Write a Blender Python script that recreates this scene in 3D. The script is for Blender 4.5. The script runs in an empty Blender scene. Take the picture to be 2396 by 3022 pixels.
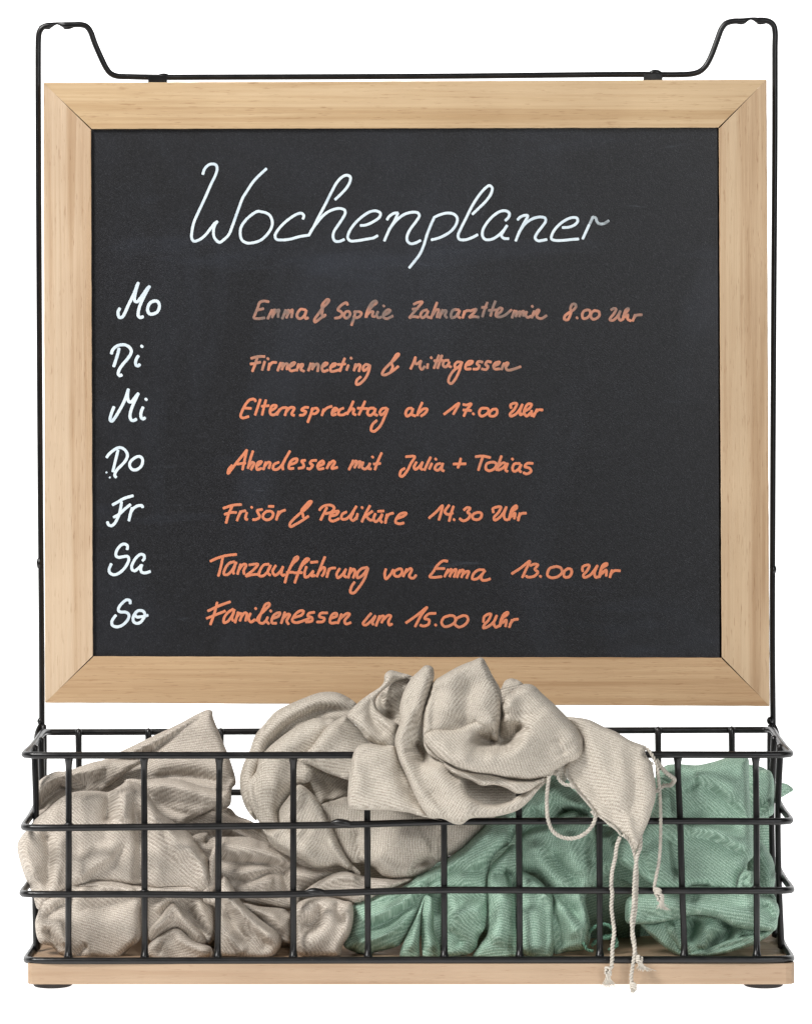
import bpy, math, random
import numpy as np
from mathutils import Vector
from mathutils.geometry import delaunay_2d_cdt

# ------------------------------------------------------------------ camera, world, lamps, exposure
scene = bpy.context.scene
U = 0.000185            # metres per photograph pixel in the plane of the basket front
W0, H0 = 2396.0, 3022.0
LD = 11500.0            # camera distance, same unit
DB = 594.0              # depth of the basket
EYE = 800.0             # height of the eye line
def P(px, py, d=0.0):
    k = (LD + d) / LD
    zc = (H0/2 - EYE)
    return Vector(((px - W0/2)*k*U, d*U, (zc + ((H0/2 - py) - zc)*k)*U))

cam_data = bpy.data.cameras.new('camera')
cam = bpy.data.objects.new('camera', cam_data)
scene.collection.objects.link(cam)
cam.location = (0, -LD*U, (H0/2 - EYE)*U)
cam.rotation_euler = (math.radians(90), 0, 0)
cam_data.sensor_fit = 'VERTICAL'
cam_data.sensor_height = 24
cam_data.lens = 24*LD/H0
cam_data.shift_y = -(H0/2 - EYE)/H0
cam_data.clip_start = 0.05
cam_data.clip_end = 100
scene.camera = cam

world = bpy.data.worlds.new("World")
scene.world = world
world.use_nodes = True
bgn = world.node_tree.nodes['Background']
bgn.inputs[0].default_value = (0.95, 0.98, 1.0, 1)
bgn.inputs[1].default_value = 0.05

def area(name, loc, target, size, size_y, power, col=(1, 1, 1)):
    l = bpy.data.lights.new(name, 'AREA'); l.shape = 'RECTANGLE'
    l.size = size; l.size_y = size_y; l.energy = power; l.color = col
    o = bpy.data.objects.new(name, l); scene.collection.objects.link(o)
    o.location = loc
    o.rotation_euler = (Vector(target) - Vector(loc)).to_track_quat('-Z', 'Y').to_euler()
    return o
area('key_softbox', (-1.15, -1.1, 1.3), (0, 0.05, -0.06), 0.6, 0.6, 57, (1.0, 0.985, 0.965))
area('fill_softbox', (0.82, -1.9, 0.55), (0, 0.1, 0.0), 0.28, 0.7, 13, (0.97, 0.985, 1.0))

scene.view_settings.view_transform = 'Standard'
scene.view_settings.look = 'None'
scene.view_settings.exposure = 0.0
scene.view_settings.gamma = 1.0
scene.render.resolution_x = 811
scene.render.resolution_y = 1024

# ------------------------------------------------------------------ helpers
C = scene.collection
def obj(name, verts, faces, mat, parent=None, smooth=True, uvs=None):
    me = bpy.data.meshes.new(name)
    me.from_pydata([tuple(v) for v in verts], [], [tuple(int(i) for i in f) for f in faces])
    if uvs is not None:
        lay = me.uv_layers.new(name='UVMap')
        idx = np.empty(len(me.loops), dtype=np.int32)
        me.loops.foreach_get('vertex_index', idx)
        lay.data.foreach_set('uv', np.asarray(uvs, dtype=np.float32)[idx].ravel())
    me.materials.append(mat)
    if smooth:
        me.polygons.foreach_set('use_smooth', [True]*len(me.polygons))
    me.update()
    o = bpy.data.objects.new(name, me)
    C.objects.link(o)
    if parent: o.parent = parent
    return o
def thing(name, label, cat, group=None):
    o = bpy.data.objects.new(name, None); C.objects.link(o)
    o['label'] = label; o['category'] = cat
    if group: o['group'] = group
    return o

def catmull(pts, step, closed=False, vals=None):
    """resample a Catmull-Rom spline through pts (n x k array) at about the given step"""
    pts = np.asarray(pts, float); n = len(pts)
    out = []
    segs = n if closed else n-1
    for i in range(segs):
        if closed:
            p0, p1, p2, p3 = pts[(i-1) % n], pts[i], pts[(i+1) % n], pts[(i+2) % n]
        else:
            p1, p2 = pts[i], pts[i+1]
            p0 = pts[i-1] if i > 0 else 2*p1-p2
            p3 = pts[i+2] if i+2 < n else 2*p2-p1
        # centripetal parameterisation keeps tight traced corners free of loops
        def tj(a, b): return max(np.linalg.norm((b-a)[:2])**0.5, 1e-3)
        t0 = 0; t1 = t0+tj(p0, p1); t2 = t1+tj(p1, p2); t3 = t2+tj(p2, p3)
        m = max(1, int(math.ceil(np.linalg.norm((p2-p1)[:3])/step)))
        for k in range(m):
            t = t1+(t2-t1)*k/m
            a1 = (t1-t)/(t1-t0)*p0+(t-t0)/(t1-t0)*p1
            a2 = (t2-t)/(t2-t1)*p1+(t-t1)/(t2-t1)*p2
            a3 = (t3-t)/(t3-t2)*p2+(t-t2)/(t3-t2)*p3
            b1 = (t2-t)/(t2-t0)*a1+(t-t0)/(t2-t0)*a2
            b2 = (t3-t)/(t3-t1)*a2+(t-t1)/(t3-t1)*a3
            out.append((t2-t)/(t2-t1)*b1+(t-t1)/(t2-t1)*b2)
    if not closed: out.append(pts[-1])
    return np.array(out)

def tube_mesh(pts, radii, segs=12, caps=True, closed=False):
    """pts: list of Vector, radii in metres"""
    n = len(pts)
    P_ = [Vector(p) for p in pts]
    T = []
    for i in range(n):
        if closed: t = P_[(i+1) % n]-P_[(i-1) % n]
        else: t = P_[min(i+1, n-1)]-P_[max(i-1, 0)]
        T.append(t.normalized())
    up = Vector((0, 1, 0)) if abs(T[0].y) < 0.8 else Vector((0, 0, 1))
    N = (up - T[0]*up.dot(T[0])).normalized()
    V = []; F = []
    for i in range(n):
        N = (N - T[i]*N.dot(T[i])).normalized()
        B = T[i].cross(N)
        for k in range(segs):
            a = 2*math.pi*k/segs
            V.append(P_[i] + (N*math.cos(a)+B*math.sin(a))*radii[i])
    rings = n if closed else n-1
    for i in range(rings):
        for k in range(segs):
            a = i*segs+k; b = i*segs+(k+1) % segs
            c = ((i+1) % n)*segs+(k+1) % segs; d = ((i+1) % n)*segs+k
            F.append((a, d, c, b))
    if caps and not closed:
        for end, ring in ((0, 0), (1, n-1)):
            t = -T[0] if end == 0 else T[-1]
            cidx = len(V); V.append(P_[ring]+t*radii[ring]*0.6)
            for k in range(segs):
                a = ring*segs+k; b = ring*segs+(k+1) % segs
                F.append((cidx, a, b) if end == 0 else (cidx, b, a))
    return V, F
def merge(parts):
    V = []; F = []
    for v, f in parts:
        o = len(V); V += list(v); F += [tuple(i+o for i in q) for q in f]
    return V, F
def px_tube(pts, r, step=8, segs=12, closed=False):
    """pts: (px,py,d[,radius scale]) in photograph pixels"""
    a = [(p[0], p[1], p[2], (p[3] if len(p) > 3 else 1.0)) for p in pts]
    a = catmull(a, step, closed)
    return tube_mesh([P(x, y, d) for x, y, d, q in a], [r*U*q for x, y, d, q in a], segs, closed=closed)

# ------------------------------------------------------------------ materials
class M:
    def __init__(s, name):
        s.m = bpy.data.materials.new(name); s.m.use_nodes = True
        s.t = s.m.node_tree; s.b = s.t.nodes['Principled BSDF']
    def n(s, typ, **kw):
        x = s.t.nodes.new(typ)
        for k, v in kw.items(): setattr(x, k, v)
        return x
    def l(s, a, b): s.t.links.new(a, b)
    def math(s, op, a, b=None, c=None):
        x = s.n('ShaderNodeMath', operation=op)
        for i, v in enumerate((a, b, c)):
            if v is None: continue
            if isinstance(v, (int, float)): x.inputs[i].default_value = v
            else: s.l(v, x.inputs[i])
        return x.outputs[0]
    def ramp(s, fac, stops):
        x = s.n('ShaderNodeValToRGB'); e = x.color_ramp.elements
        while len(e) < len(stops): e.new(0.5)
        for q, (p, c) in zip(e, stops): q.position = p; q.color = (*c, 1)
        s.l(fac, x.inputs[0]); return x.outputs[0]
    def mix(s, fac, a, b, blend='MIX'):
        x = s.n('ShaderNodeMix', data_type='RGBA', blend_type=blend)
        for sock, v in ((x.inputs[0], fac), (x.inputs[6], a), (x.inputs[7], b)):
            if isinstance(v, (int, float)): sock.default_value = v
            elif isinstance(v, tuple): sock.default_value = (*v, 1)
            else: s.l(v, sock)
        return x.outputs[2]
    def noise(s, vec, scale, detail=3, rough=0.5, dist=0):
        x = s.n('ShaderNodeTexNoise'); x.inputs['Scale'].default_value = scale
        x.inputs['Detail'].default_value = detail; x.inputs['Roughness'].default_value = rough
        x.inputs['Distortion'].default_value = dist
        if vec is not None: s.l(vec, x.inputs['Vector'])
        return x.outputs['Fac']
    def bump(s, h, strength, dist):
        x = s.n('ShaderNodeBump'); x.inputs['Strength'].default_value = strength
        x.inputs['Distance'].default_value = dist
        s.l(h, x.inputs['Height']); s.l(x.outputs[0], s.b.inputs['Normal']); return x
    def coords(s, scale=(1, 1, 1), rot=(0, 0, 0), kind='Object', loc=(0, 0, 0)):
        t = s.n('ShaderNodeTexCoord'); mp = s.n('ShaderNodeMapping')
        mp.inputs['Scale'].default_value = scale; mp.inputs['Rotation'].default_value = rot
        mp.inputs['Location'].default_value = loc
        s.l(t.outputs[kind], mp.inputs[0]); return mp.outputs[0]

def wood(name, c_light, c_mid, c_dark, along, seed, yel=0.0):
    m = M(name)
    sc = (3, 60, 60) if along == 'x' else (60, 60, 3)
    v = m.coords((2.2, 120, 120) if along == 'x' else (120, 120, 2.2), loc=(seed*3.1, seed*1.7, seed*2.3))
    v2 = m.coords((sc[0]*5, sc[1]*9, sc[2]*5 if along == 'x' else sc[2]*5), loc=(seed, 0, seed))
    if along == 'x': v2 = m.coords((9, 520, 520), loc=(seed, 0, seed))
    else: v2 = m.coords((520, 520, 9), loc=(seed, 0, seed))
    if along == 'x': v3 = m.coords((110, 1900, 1900), loc=(seed, 0, seed*2))
    else: v3 = m.coords((1900, 1900, 110), loc=(seed, 0, seed*2))
    broad = m.noise(v, 1.0, 5, 0.6, 0.7)
    fine = m.noise(v2, 1.0, 3, 0.6, 0.3)
    flecks = m.noise(v3, 1.0, 2, 0.5)
    blot = m.noise(m.coords((18, 18, 18), loc=(seed, 0, 0)), 1.0, 3, 0.5)
    c = m.ramp(broad, [(0.34, c_dark), (0.44, c_mid), (0.56, c_light), (0.68, c_mid), (0.8, c_dark)])
    c = m.mix(m.math('MULTIPLY', blot, 0.35), c, c_mid)
    c = m.mix(0.5, c, m.ramp(blot, [(0.32, (0.86, 0.82, 0.78)), (0.66, (1.06, 1.06, 1.05))]), 'MULTIPLY')
    lines = m.ramp(fine, [(0.30, (0.80, 0.72, 0.64)), (0.52, (1, 1, 1)), (0.7, (1.04, 1.03, 1.02))])
    c = m.mix(0.45, c, lines, 'MULTIPLY')
    fl = m.ramp(flecks, [(0.27, (0.55, 0.42, 0.32)), (0.36, (1, 1, 1)), (0.66, (1, 1, 1)), (0.76, (1.16, 1.15, 1.14))])
    c = m.mix(0.6, c, fl, 'MULTIPLY')
    m.l(c, m.b.inputs['Base Color'])
    m.b.inputs['Roughness'].default_value = 0.62
    m.b.inputs['Specular IOR Level'].default_value = 0.3
    m.bump(m.math('ADD', fine, flecks), 0.25, 0.0004)
    return m.m
WL, WM, WD = (0.66, 0.46, 0.275), (0.60, 0.405, 0.235), (0.50, 0.315, 0.17)
wood_top = wood('pine_top', (0.585, 0.43, 0.265), (0.535, 0.38, 0.222), (0.44, 0.29, 0.152), 'x', 1.0)
wood_bottom = wood('pine_bottom', (0.53, 0.365, 0.215), (0.475, 0.315, 0.178), (0.365, 0.222, 0.115), 'x', 4.2)
wood_left = wood('pine_left', (0.595, 0.46, 0.325), (0.55, 0.405, 0.275), (0.45, 0.305, 0.185), 'z', 2.3)
wood_right = wood('pine_right', (0.555, 0.415, 0.272), (0.505, 0.36, 0.228), (0.40, 0.265, 0.155), 'z', 7.7)
wood_base = wood('pine_base', (0.39, 0.285, 0.195), (0.355, 0.25, 0.168), (0.27, 0.18, 0.112), 'x', 11.3)

def metal():
    m = M('black_coated_steel')
    v = m.coords()
    n1 = m.noise(v, 900, 3, 0.6); n2 = m.noise(v, 90, 2, 0.5)
    c = m.ramp(n2, [(0.35, (0.003, 0.003, 0.0035)), (0.65, (0.006, 0.005, 0.0048))])
    sp = m.ramp(m.noise(v, 1500, 1, 0.5), [(0.77, (0, 0, 0)), (0.83, (0.16, 0.15, 0.14))])
    m.l(m.mix(1.0, c, sp, 'ADD'), m.b.inputs['Base Color'])
    r = m.math('MULTIPLY_ADD', n2, 0.16, 0.27); m.l(r, m.b.inputs['Roughness'])
    m.b.inputs['Specular IOR Level'].default_value = 0.42
    m.bump(m.math('ADD', n1, m.math('MULTIPLY', n2, 4.0)), 0.22, 0.0003)
    return m.m
STEEL = metal()
def simple(name, col, rough):
    m = M(name); v = m.coords()
    c = m.ramp(m.noise(v, 250, 3, 0.6), [(0.3, tuple(x*0.8 for x in col)), (0.7, tuple(min(1, x*1.15) for x in col))])
    m.l(c, m.b.inputs['Base Color']); m.b.inputs['Roughness'].default_value = rough
    return m.m
RUBBER = simple('brown_black_rubber', (0.022, 0.017, 0.015), 0.6)
DARKPANEL = simple('dark_gap_backing', (0.006, 0.004, 0.003), 0.9)

def slate():
    m = M('chalkboard_black')
    v = m.coords()
    sp = m.noise(v, 1900, 2, 0.6)
    mid = m.noise(v, 420, 3, 0.6)
    smu = m.noise(m.coords((9, 9, 5), rot=(0, 0.7, 0)), 1.0, 5, 0.62, 0.8)
    wipe = m.noise(m.coords((5, 5, 34), rot=(0, -0.9, 0)), 1.0, 4, 0.6, 0.4)
    c = m.ramp(sp, [(0.34, (0.0035, 0.0035, 0.0045)), (0.5, (0.0075, 0.0075, 0.009)), (0.66, (0.018, 0.018, 0.021)), (0.82, (0.07, 0.075, 0.08))])
    c = m.mix(1.0, c, m.ramp(mid, [(0.3, (0.85, 0.85, 0.86)), (0.7, (1.15, 1.15, 1.17))]), 'MULTIPLY')
    d = m.ramp(smu, [(0.48, (0, 0, 0)), (0.74, (0.0095, 0.011, 0.0145))])
    w = m.ramp(wipe, [(0.6, (0, 0, 0)), (0.8, (0.009, 0.011, 0.016))])
    sc1 = m.noise(m.coords((22, 22, 160), rot=(0, 1.05, 0), loc=(3, 0, 1)), 1.0, 3, 0.55, 1.2)
    s2 = m.ramp(sc1, [(0.69, (0, 0, 0)), (0.80, (0.02, 0.023, 0.028))])
    c = m.mix(1.0, m.mix(1.0, m.mix(1.0, c, d, 'ADD'), w, 'ADD'), s2, 'ADD')
    m.l(c, m.b.inputs['Base Color'])
    m.l(m.math('MULTIPLY_ADD', smu, -0.08, 0.46), m.b.inputs['Roughness'])
    m.b.inputs['Specular IOR Level'].default_value = 0.42
    m.bump(sp, 0.45, 0.00025)
    return m.m
SLATE = slate()

def ink(name, col, faded, lo, hi, scale=60, coat=0.0):
    m = M(name); v = m.coords()
    n = m.noise(v, scale, 3, 0.6)
    f = m.noise(v, 1400, 2, 0.6)
    c = m.ramp(n, [(lo, col), (hi, faded)])
    c = m.mix(0.6, c, m.ramp(f, [(0.3, (0.86, 0.86, 0.87)), (0.6, (1.05, 1.05, 1.05))]), 'MULTIPLY')
    m.l(c, m.b.inputs['Base Color']); m.b.inputs['Roughness'].default_value = 0.6
    return m.m
INK_WHITE = ink('white_marker', (0.68, 0.76, 0.80), (0.55, 0.64, 0.70), 0.45, 0.7)
INK_GREY = ink('worn_white_marker', (0.42, 0.48, 0.51), (0.20, 0.22, 0.23), 0.4, 0.65, 300)
INK_OR = ink('orange_marker', (0.64, 0.205, 0.095), (0.50, 0.195, 0.11), 0.5, 0.75)
INK_OR2 = ink('orange_marker_half_worn', (0.60, 0.22, 0.12), (0.30, 0.165, 0.115), 0.42, 0.66, 75)
INK_OR3 = ink('orange_marker_worn', (0.55, 0.22, 0.13), (0.20, 0.135, 0.11), 0.32, 0.60, 85)

def fabric(name, light, mid, dark, period=9.0):
    m = M(name)
    tc = m.n('ShaderNodeTexCoord'); sep = m.n('ShaderNodeSeparateXYZ'); m.l(tc.outputs['UV'], sep.inputs[0])
    u, v = sep.outputs[0], sep.outputs[1]
    wob = m.noise(tc.outputs['UV'], 0.03, 3, 0.55)
    uu = m.math('ADD', u, m.math('MULTIPLY', wob, 3.0))
    rib = m.math('SINE', m.math('MULTIPLY', uu, 2*math.pi/period))
    yarn = m.math('SINE', m.math('MULTIPLY', m.math('ADD', v, m.math('MULTIPLY', u, 0.55)), 2*math.pi/5.2))
    w = m.math('ADD', m.math('MULTIPLY', rib, 0.42), m.math('MULTIPLY', yarn, 0.22))
    w = m.math('ADD', w, m.math('MULTIPLY', m.math('MULTIPLY', rib, yarn), 0.45))
    glint = m.noise(tc.outputs['UV'], 0.33, 1, 0.5)  # sparkle of the twill, put into its colour and bump
    w = m.math('ADD', w, m.math('MULTIPLY', m.math('SUBTRACT', glint, 0.5), 2.8))
    slub = m.noise(tc.outputs['UV'], 0.16, 3, 0.7)
    mp = m.n('ShaderNodeMapping'); mp.inputs['Scale'].default_value = (0.35, 0.05, 1); m.l(tc.outputs['UV'], mp.inputs[0])
    streak = m.noise(mp.outputs[0], 1.0, 3, 0.6)
    w2 = m.math('ADD', w, m.math('MULTIPLY', m.math('SUBTRACT', slub, 0.5), 2.2))
    w2 = m.math('ADD', w2, m.math('MULTIPLY', m.math('SUBTRACT', streak, 0.5), 1.6))
    fac = m.math('MULTIPLY_ADD', w2, 0.26, 0.5)
    c = m.ramp(fac, [(0.12, dark), (0.5, mid), (0.88, light)])
    m.l(c, m.b.inputs['Base Color'])
    m.b.inputs['Roughness'].default_value = 0.75
    m.b.inputs['Specular IOR Level'].default_value = 0.25
    m.b.inputs['Sheen Weight'].default_value = 0.03
    m.b.inputs['Sheen Roughness'].default_value = 0.4
    m.bump(w2, 0.4, 0.0004)
    return m.m
LINEN = fabric('greige_twill', (0.73, 0.675, 0.595), (0.475, 0.425, 0.36), (0.235, 0.197, 0.155), 7.8)
LINEN2 = fabric('warm_greige_twill', (0.75, 0.685, 0.61), (0.475, 0.418, 0.355), (0.22, 0.182, 0.148), 7.8)
GREEN = fabric('sage_green_twill', (0.55, 0.71, 0.60), (0.27, 0.40, 0.31), (0.09, 0.17, 0.122), 7.8)
CORD = simple('greige_cord', (0.50, 0.46, 0.40), 0.85)
GCORD = simple('green_cord', (0.13, 0.27, 0.19), 0.85)

# ------------------------------------------------------------------ setting: added white sweep, made to glow so the ground stays shadowless
def backdrop():
    m = bpy.data.materials.new('glowing_white_backdrop'); m.use_nodes = True
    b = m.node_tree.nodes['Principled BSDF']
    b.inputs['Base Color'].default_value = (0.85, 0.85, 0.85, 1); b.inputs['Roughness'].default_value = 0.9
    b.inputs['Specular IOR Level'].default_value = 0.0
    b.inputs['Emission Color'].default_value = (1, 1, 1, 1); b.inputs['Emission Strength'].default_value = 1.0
    zf = P(1198, 2901, 110).z
    prof = [(-0.24, zf), (0.5, zf)]
    for i in range(1, 13):
        a = math.pi/2*i/12; prof.append((0.5+0.6*math.sin(a), zf+0.6-0.6*math.cos(a)))
    prof.append((1.1, zf+1.9))
    V = []; F = []
    for y, z in prof: V += [(-2.4, y, z), (2.4, y, z)]
    for i in range(len(prof)-1): F.append((2*i, 2*i+1, 2*i+3, 2*i+2))
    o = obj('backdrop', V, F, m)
    o['kind'] = 'structure'
    return zf
ZF = backdrop()

# ------------------------------------------------------------------ the organiser
org = thing('wall_organizer', 'black wire organiser with pine-framed chalkboard weekly planner above a wire basket', 'organizer')

# top rod with the two hanging bows
Lq, Rq = 2.848, 2.867
def tl(x, y): return (x/Lq, y/Lq)
def tr(x, y): return (1800+x/Rq, y/Rq)
rod = [(125, 2155), (124, 1900), (120, 1400), (117, 900), (115, 500), tl(325, 400), tl(327, 320), tl(335, 268), tl(362, 230), tl(405, 214)]
rod = [(x, y, DB) for x, y in rod]
rod += [(*tl(425, 213), DB), (*tl(445, 206), DB, 0.75), (*tl(482, 196), DB, 0.42), (*tl(520, 204), DB, 0.75), (*tl(540, 209), DB)]
rod += [(*tl(*q), DB) for q in ((620, 208), (680, 207), (730, 222), (762, 262), (800, 365), (850, 480), (893, 568), (930, 615), (978, 638), (1100, 645), (1400, 650), (1709, 649))]
rod += [(1300, 225, DB), (1700, 221, DB)]
rod += [(*tr(*q), DB) for q in ((0, 631), (280, 630), (560, 632), (690, 625), (755, 605), (805, 560), (850, 480), (900, 350), (940, 245), (975, 200), (1030, 181), (1110, 178))]
rod += [(*tr(1133, 176), DB), (*tr(1150, 168), DB, 0.75), (*tr(1188, 157), DB, 0.42), (*tr(1225, 164), DB, 0.75), (*tr(1245, 172), DB)]
rod += [(*tr(*q), DB) for q in ((1290, 172), (1345, 183), (1380, 215), (1393, 270), (1392, 400), (1392, 690), (1391, 1200))]
rod += [(2282, 900, DB), (2279, 1500, DB), (2278, 1900, DB), (2280, 2150, DB)]
v, f = px_tube(rod, 9.2, 7, 14)
obj('wire_frame', v, f, STEEL, org)
# cut-out saddle plates under the bows
for cx, cy in (tl(483, 225), tr(1188, 186)):
    for s in (-1, 1):
        v, f = px_tube([(cx+s*19, cy+4.5, DB, 0.25), (cx+s*25, cy+3.5, DB, 0.6), (cx+s*40, cy+1, DB, 0.7), (cx+s*52, cy-2, DB, 0.3)], 8, 4, 10)
        obj('hanging_notch', v, f, STEEL, org)
# mounting tabs on the top rod
def box_px(x0, y0, x1, y1, d0, d1):
    V = [P(x, y, d) for d in (d0, d1) for x, y in ((x0, y0), (x1, y0), (x1, y1), (x0, y1))]
    return V, [(0, 3, 2, 1), (4, 5, 6, 7), (0, 1, 5, 4), (1, 2, 6, 5), (2, 3, 7, 6), (3, 0, 4, 7)]
def bevel(o, w, segs=2, ang=None):
    b = o.modifiers.new('bevel', 'BEVEL'); b.width = w; b.segments = segs
    b.limit_method = 'ANGLE'; b.angle_limit = math.radians(30)
    return o
for x0, x1, y0, yy in ((438, 494, 222, 244), (1898, 1954, 216, 240)):
    o = bevel(obj('mounting_tab', *box_px(x0, y0, x1, yy+6, DB-9, DB-3), STEEL, org, False), 0.0003)
for cx, cy in ((484, 227), (1933, 216)):
    v, f = px_tube([(cx-18, cy+1, DB, 0.5), (cx-8, cy-2, DB, 0.92), (cx+8, cy-2, DB, 0.92), (cx+18, cy+1, DB, 0.5)], 9, 3, 10)
    obj('weld', v, f, STEEL, org)

# pine frame, four mitred rails
DF = DB-72          # front face of the rails
DKB = DB-11         # their back
O = {'tl': (129.5, 244.5), 'tr': (2261, 235), 'br': (2270, 2084), 'bl': (134, 2074)}
I = {'tl': (270, 381), 'tr': (2120, 377), 'br': (2128.5, 1941), 'bl': (275.5, 1937)}
cen = (1200, 1160)
def rail(name, a, b, mat, gap=0.9, label=None, wob=0.8, seed=1):
    rnd = random.Random(seed)
    oa, ob, ia, ib = O[a], O[b], I[a], I[b]
    def sh(p, q, g):
        # pull a corner back from the mitre so that a hairline joint stays open
        dx, dy = q[0]-p[0], q[1]-p[1]; n = math.hypot(dx, dy); return (p[0]+dx/n*g, p[1]+dy/n*g)
    oa2, ob2 = sh(oa, ob, gap), sh(ob, oa, gap); ia2, ib2 = sh(ia, ib, gap), sh(ib, ia, gap)
    N = 60; V = []; F = []
    for i in range(N+1):
        t = i/N
        w = lambda: (rnd.random()-0.5)*wob if 0 < i < N else 0
        for (p, q) in ((oa2, ob2), (ia2, ib2)):
            x = p[0]+(q[0]-p[0])*t; y = p[1]+(q[1]-p[1])*t
            e = w()
            if abs(q[0]-p[0]) > abs(q[1]-p[1]): y += e
            else: x += e
            inx = 1.6 if (p, q) == (oa2, ob2) else -1.6
            if abs(q[0]-p[0]) > abs(q[1]-p[1]): sx, sy = 0, (1 if cen[1] > y else -1)*inx
            else: sx, sy = (1 if cen[0] > x else -1)*inx, 0
            V.append(P(x+sx, y+sy, DF)); V.append(P(x, y, DF+1.8)); V.append(P(x, y, DKB))
        # order: outer front, outer shoulder, outer back, inner front, inner shoulder, inner back
    for i in range(N):
        a0 = i*6; b0 = a0+6
        for j, k in ((0, 3), (3, 4), (4, 5), (5, 2), (2, 1), (1, 0)):
            F.append((a0+j, a0+k, b0+k, b0+j))
    F.append((0, 1, 2, 5, 4, 3)); e = N*6; F.append((e, e+3, e+4, e+5, e+2, e+1))
    o = obj(name, V, F, mat, org, False)
    if label: o['label'] = label
    return o
rail('frame_rail', 'tl', 'tr', wood_top, seed=1, label='top pine rail with yellowish straight grain')
rail('frame_rail', 'br', 'bl', wood_bottom, seed=2, label='bottom pine rail partly behind the scarf, darker grain')
rail('frame_rail', 'bl', 'tl', wood_left, seed=3, label='left pine rail with pale pinkish grain')
rail('frame_rail', 'tr', 'br', wood_right, gap=1.4, seed=4, label='right pine rail with an open mitre joint at the top')
# added near-black panel so the open joints look dark, and the slate surface
obj('back_panel', *box_px(150, 262, 2246, 2060, DKB+0.4, DKB+8), DARKPANEL, org, False)
DS = DF+14          # the slate face
sv, sf = box_px(266, 374, 2116, 1943, DS, DKB-1)
for i_, (x_, y_, d_) in {1: (2115.5, 374, DS), 2: (2122.5, 1943, DS), 5: (2115.5, 374, DKB-1), 6: (2122.5, 1943, DKB-1)}.items(): sv[i_] = P(x_, y_, d_)
slate_o = obj('chalkboard', sv, sf, SLATE, org, False)

# ------------------------------------------------------------------ handwriting (flat paint strokes on the slate)
REG = {'W1': (500, 440, 2.136), 'W2': (1100, 440, 2.136), 'D1': (270, 800, 4.312), 'D2': (270, 1290, 3.593),
       'R1': (700, 860, 2.756), 'R2': (1300, 860, 2.756), 'R3': (660, 1150, 2.756), 'R4': (1100, 1150, 2.756),
       'R5': (620, 1440, 2.756), 'R6': (1200, 1440, 2.756), 'R7': (580, 1600, 2.756), 'R8': (1160, 1600, 2.309)}
srnd = random.Random(5)
def strokes(reg, text, r):
    ox, oy, s = REG[reg]; parts = []
    for st in text.split('|'):
        pts = [tuple(float(c) for c in p.split(',')) for p in st.split()]
        pts = [(ox+x/s, oy+y/s) for x, y in pts]
        if len(pts) == 1:
            x, y = pts[0]; pts = [(x-1.0, y+1.0), (x+1.0, y-1.0)]; rr = r*1.12
        else: rr = r
        c = catmull([(x, y) for x, y in pts], 2.2)
        c = np.array(c); n = len(c)
        # arc length for rounded ends
        dl = np.r_[0, np.cumsum(np.hypot(*np.diff(c, axis=0).T))]; Lt = dl[-1]
        d0 = c[0]-(c[1]-c[0])/max(np.hypot(*(c[1]-c[0])), 1e-6)*rr*0.55
        d1 = c[-1]+(c[-1]-c[-2])/max(np.hypot(*(c[-1]-c[-2])), 1e-6)*rr*0.55
        cap0 = [c[0]+(d0-c[0])*k for k in (1, 0.85, 0.55)]; cap1 = [c[-1]+(d1-c[-1])*k for k in (0.55, 0.85, 1)]
        allp = np.array(cap0+list(c)+cap1)
        wid = np.array([0.12, 0.55, 0.86]+[1]*n+[0.86, 0.55, 0.12])
        wid = wid*np.array([1+srnd.uniform(-.05, .05) for _ in wid])
        V = []; F = []; z = DS-0.2-srnd.random()*0.5
        for i in range(len(allp)):
            t = allp[min(i+1, len(allp)-1)]-allp[max(i-1, 0)]; t = t/max(np.hypot(*t), 1e-6)
            nx, ny = -t[1], t[0]
            for q, hgt in ((-1, 0.0), (-0.8, 0.14), (0, 0.2), (0.8, 0.14), (1, 0.0)):
                V.append(P(allp[i][0]+nx*rr*wid[i]*q, allp[i][1]+ny*rr*wid[i]*q, z-hgt*(0.3+0.7*wid[i])))
        for i in range(len(allp)-1):
            for k in range(4):
                a = i*5+k; F.append((a, a+1, a+6, a+5))
        parts.append((V, F))
    return parts
def lettering(name, mat, label, *chunks, r=4.05):
    parts = []
    for reg, text in chunks: parts += strokes(reg, text, r)
    v, f = merge(parts)
    o = obj(name, v, f, mat, slate_o); o['label'] = label
    return o
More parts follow.
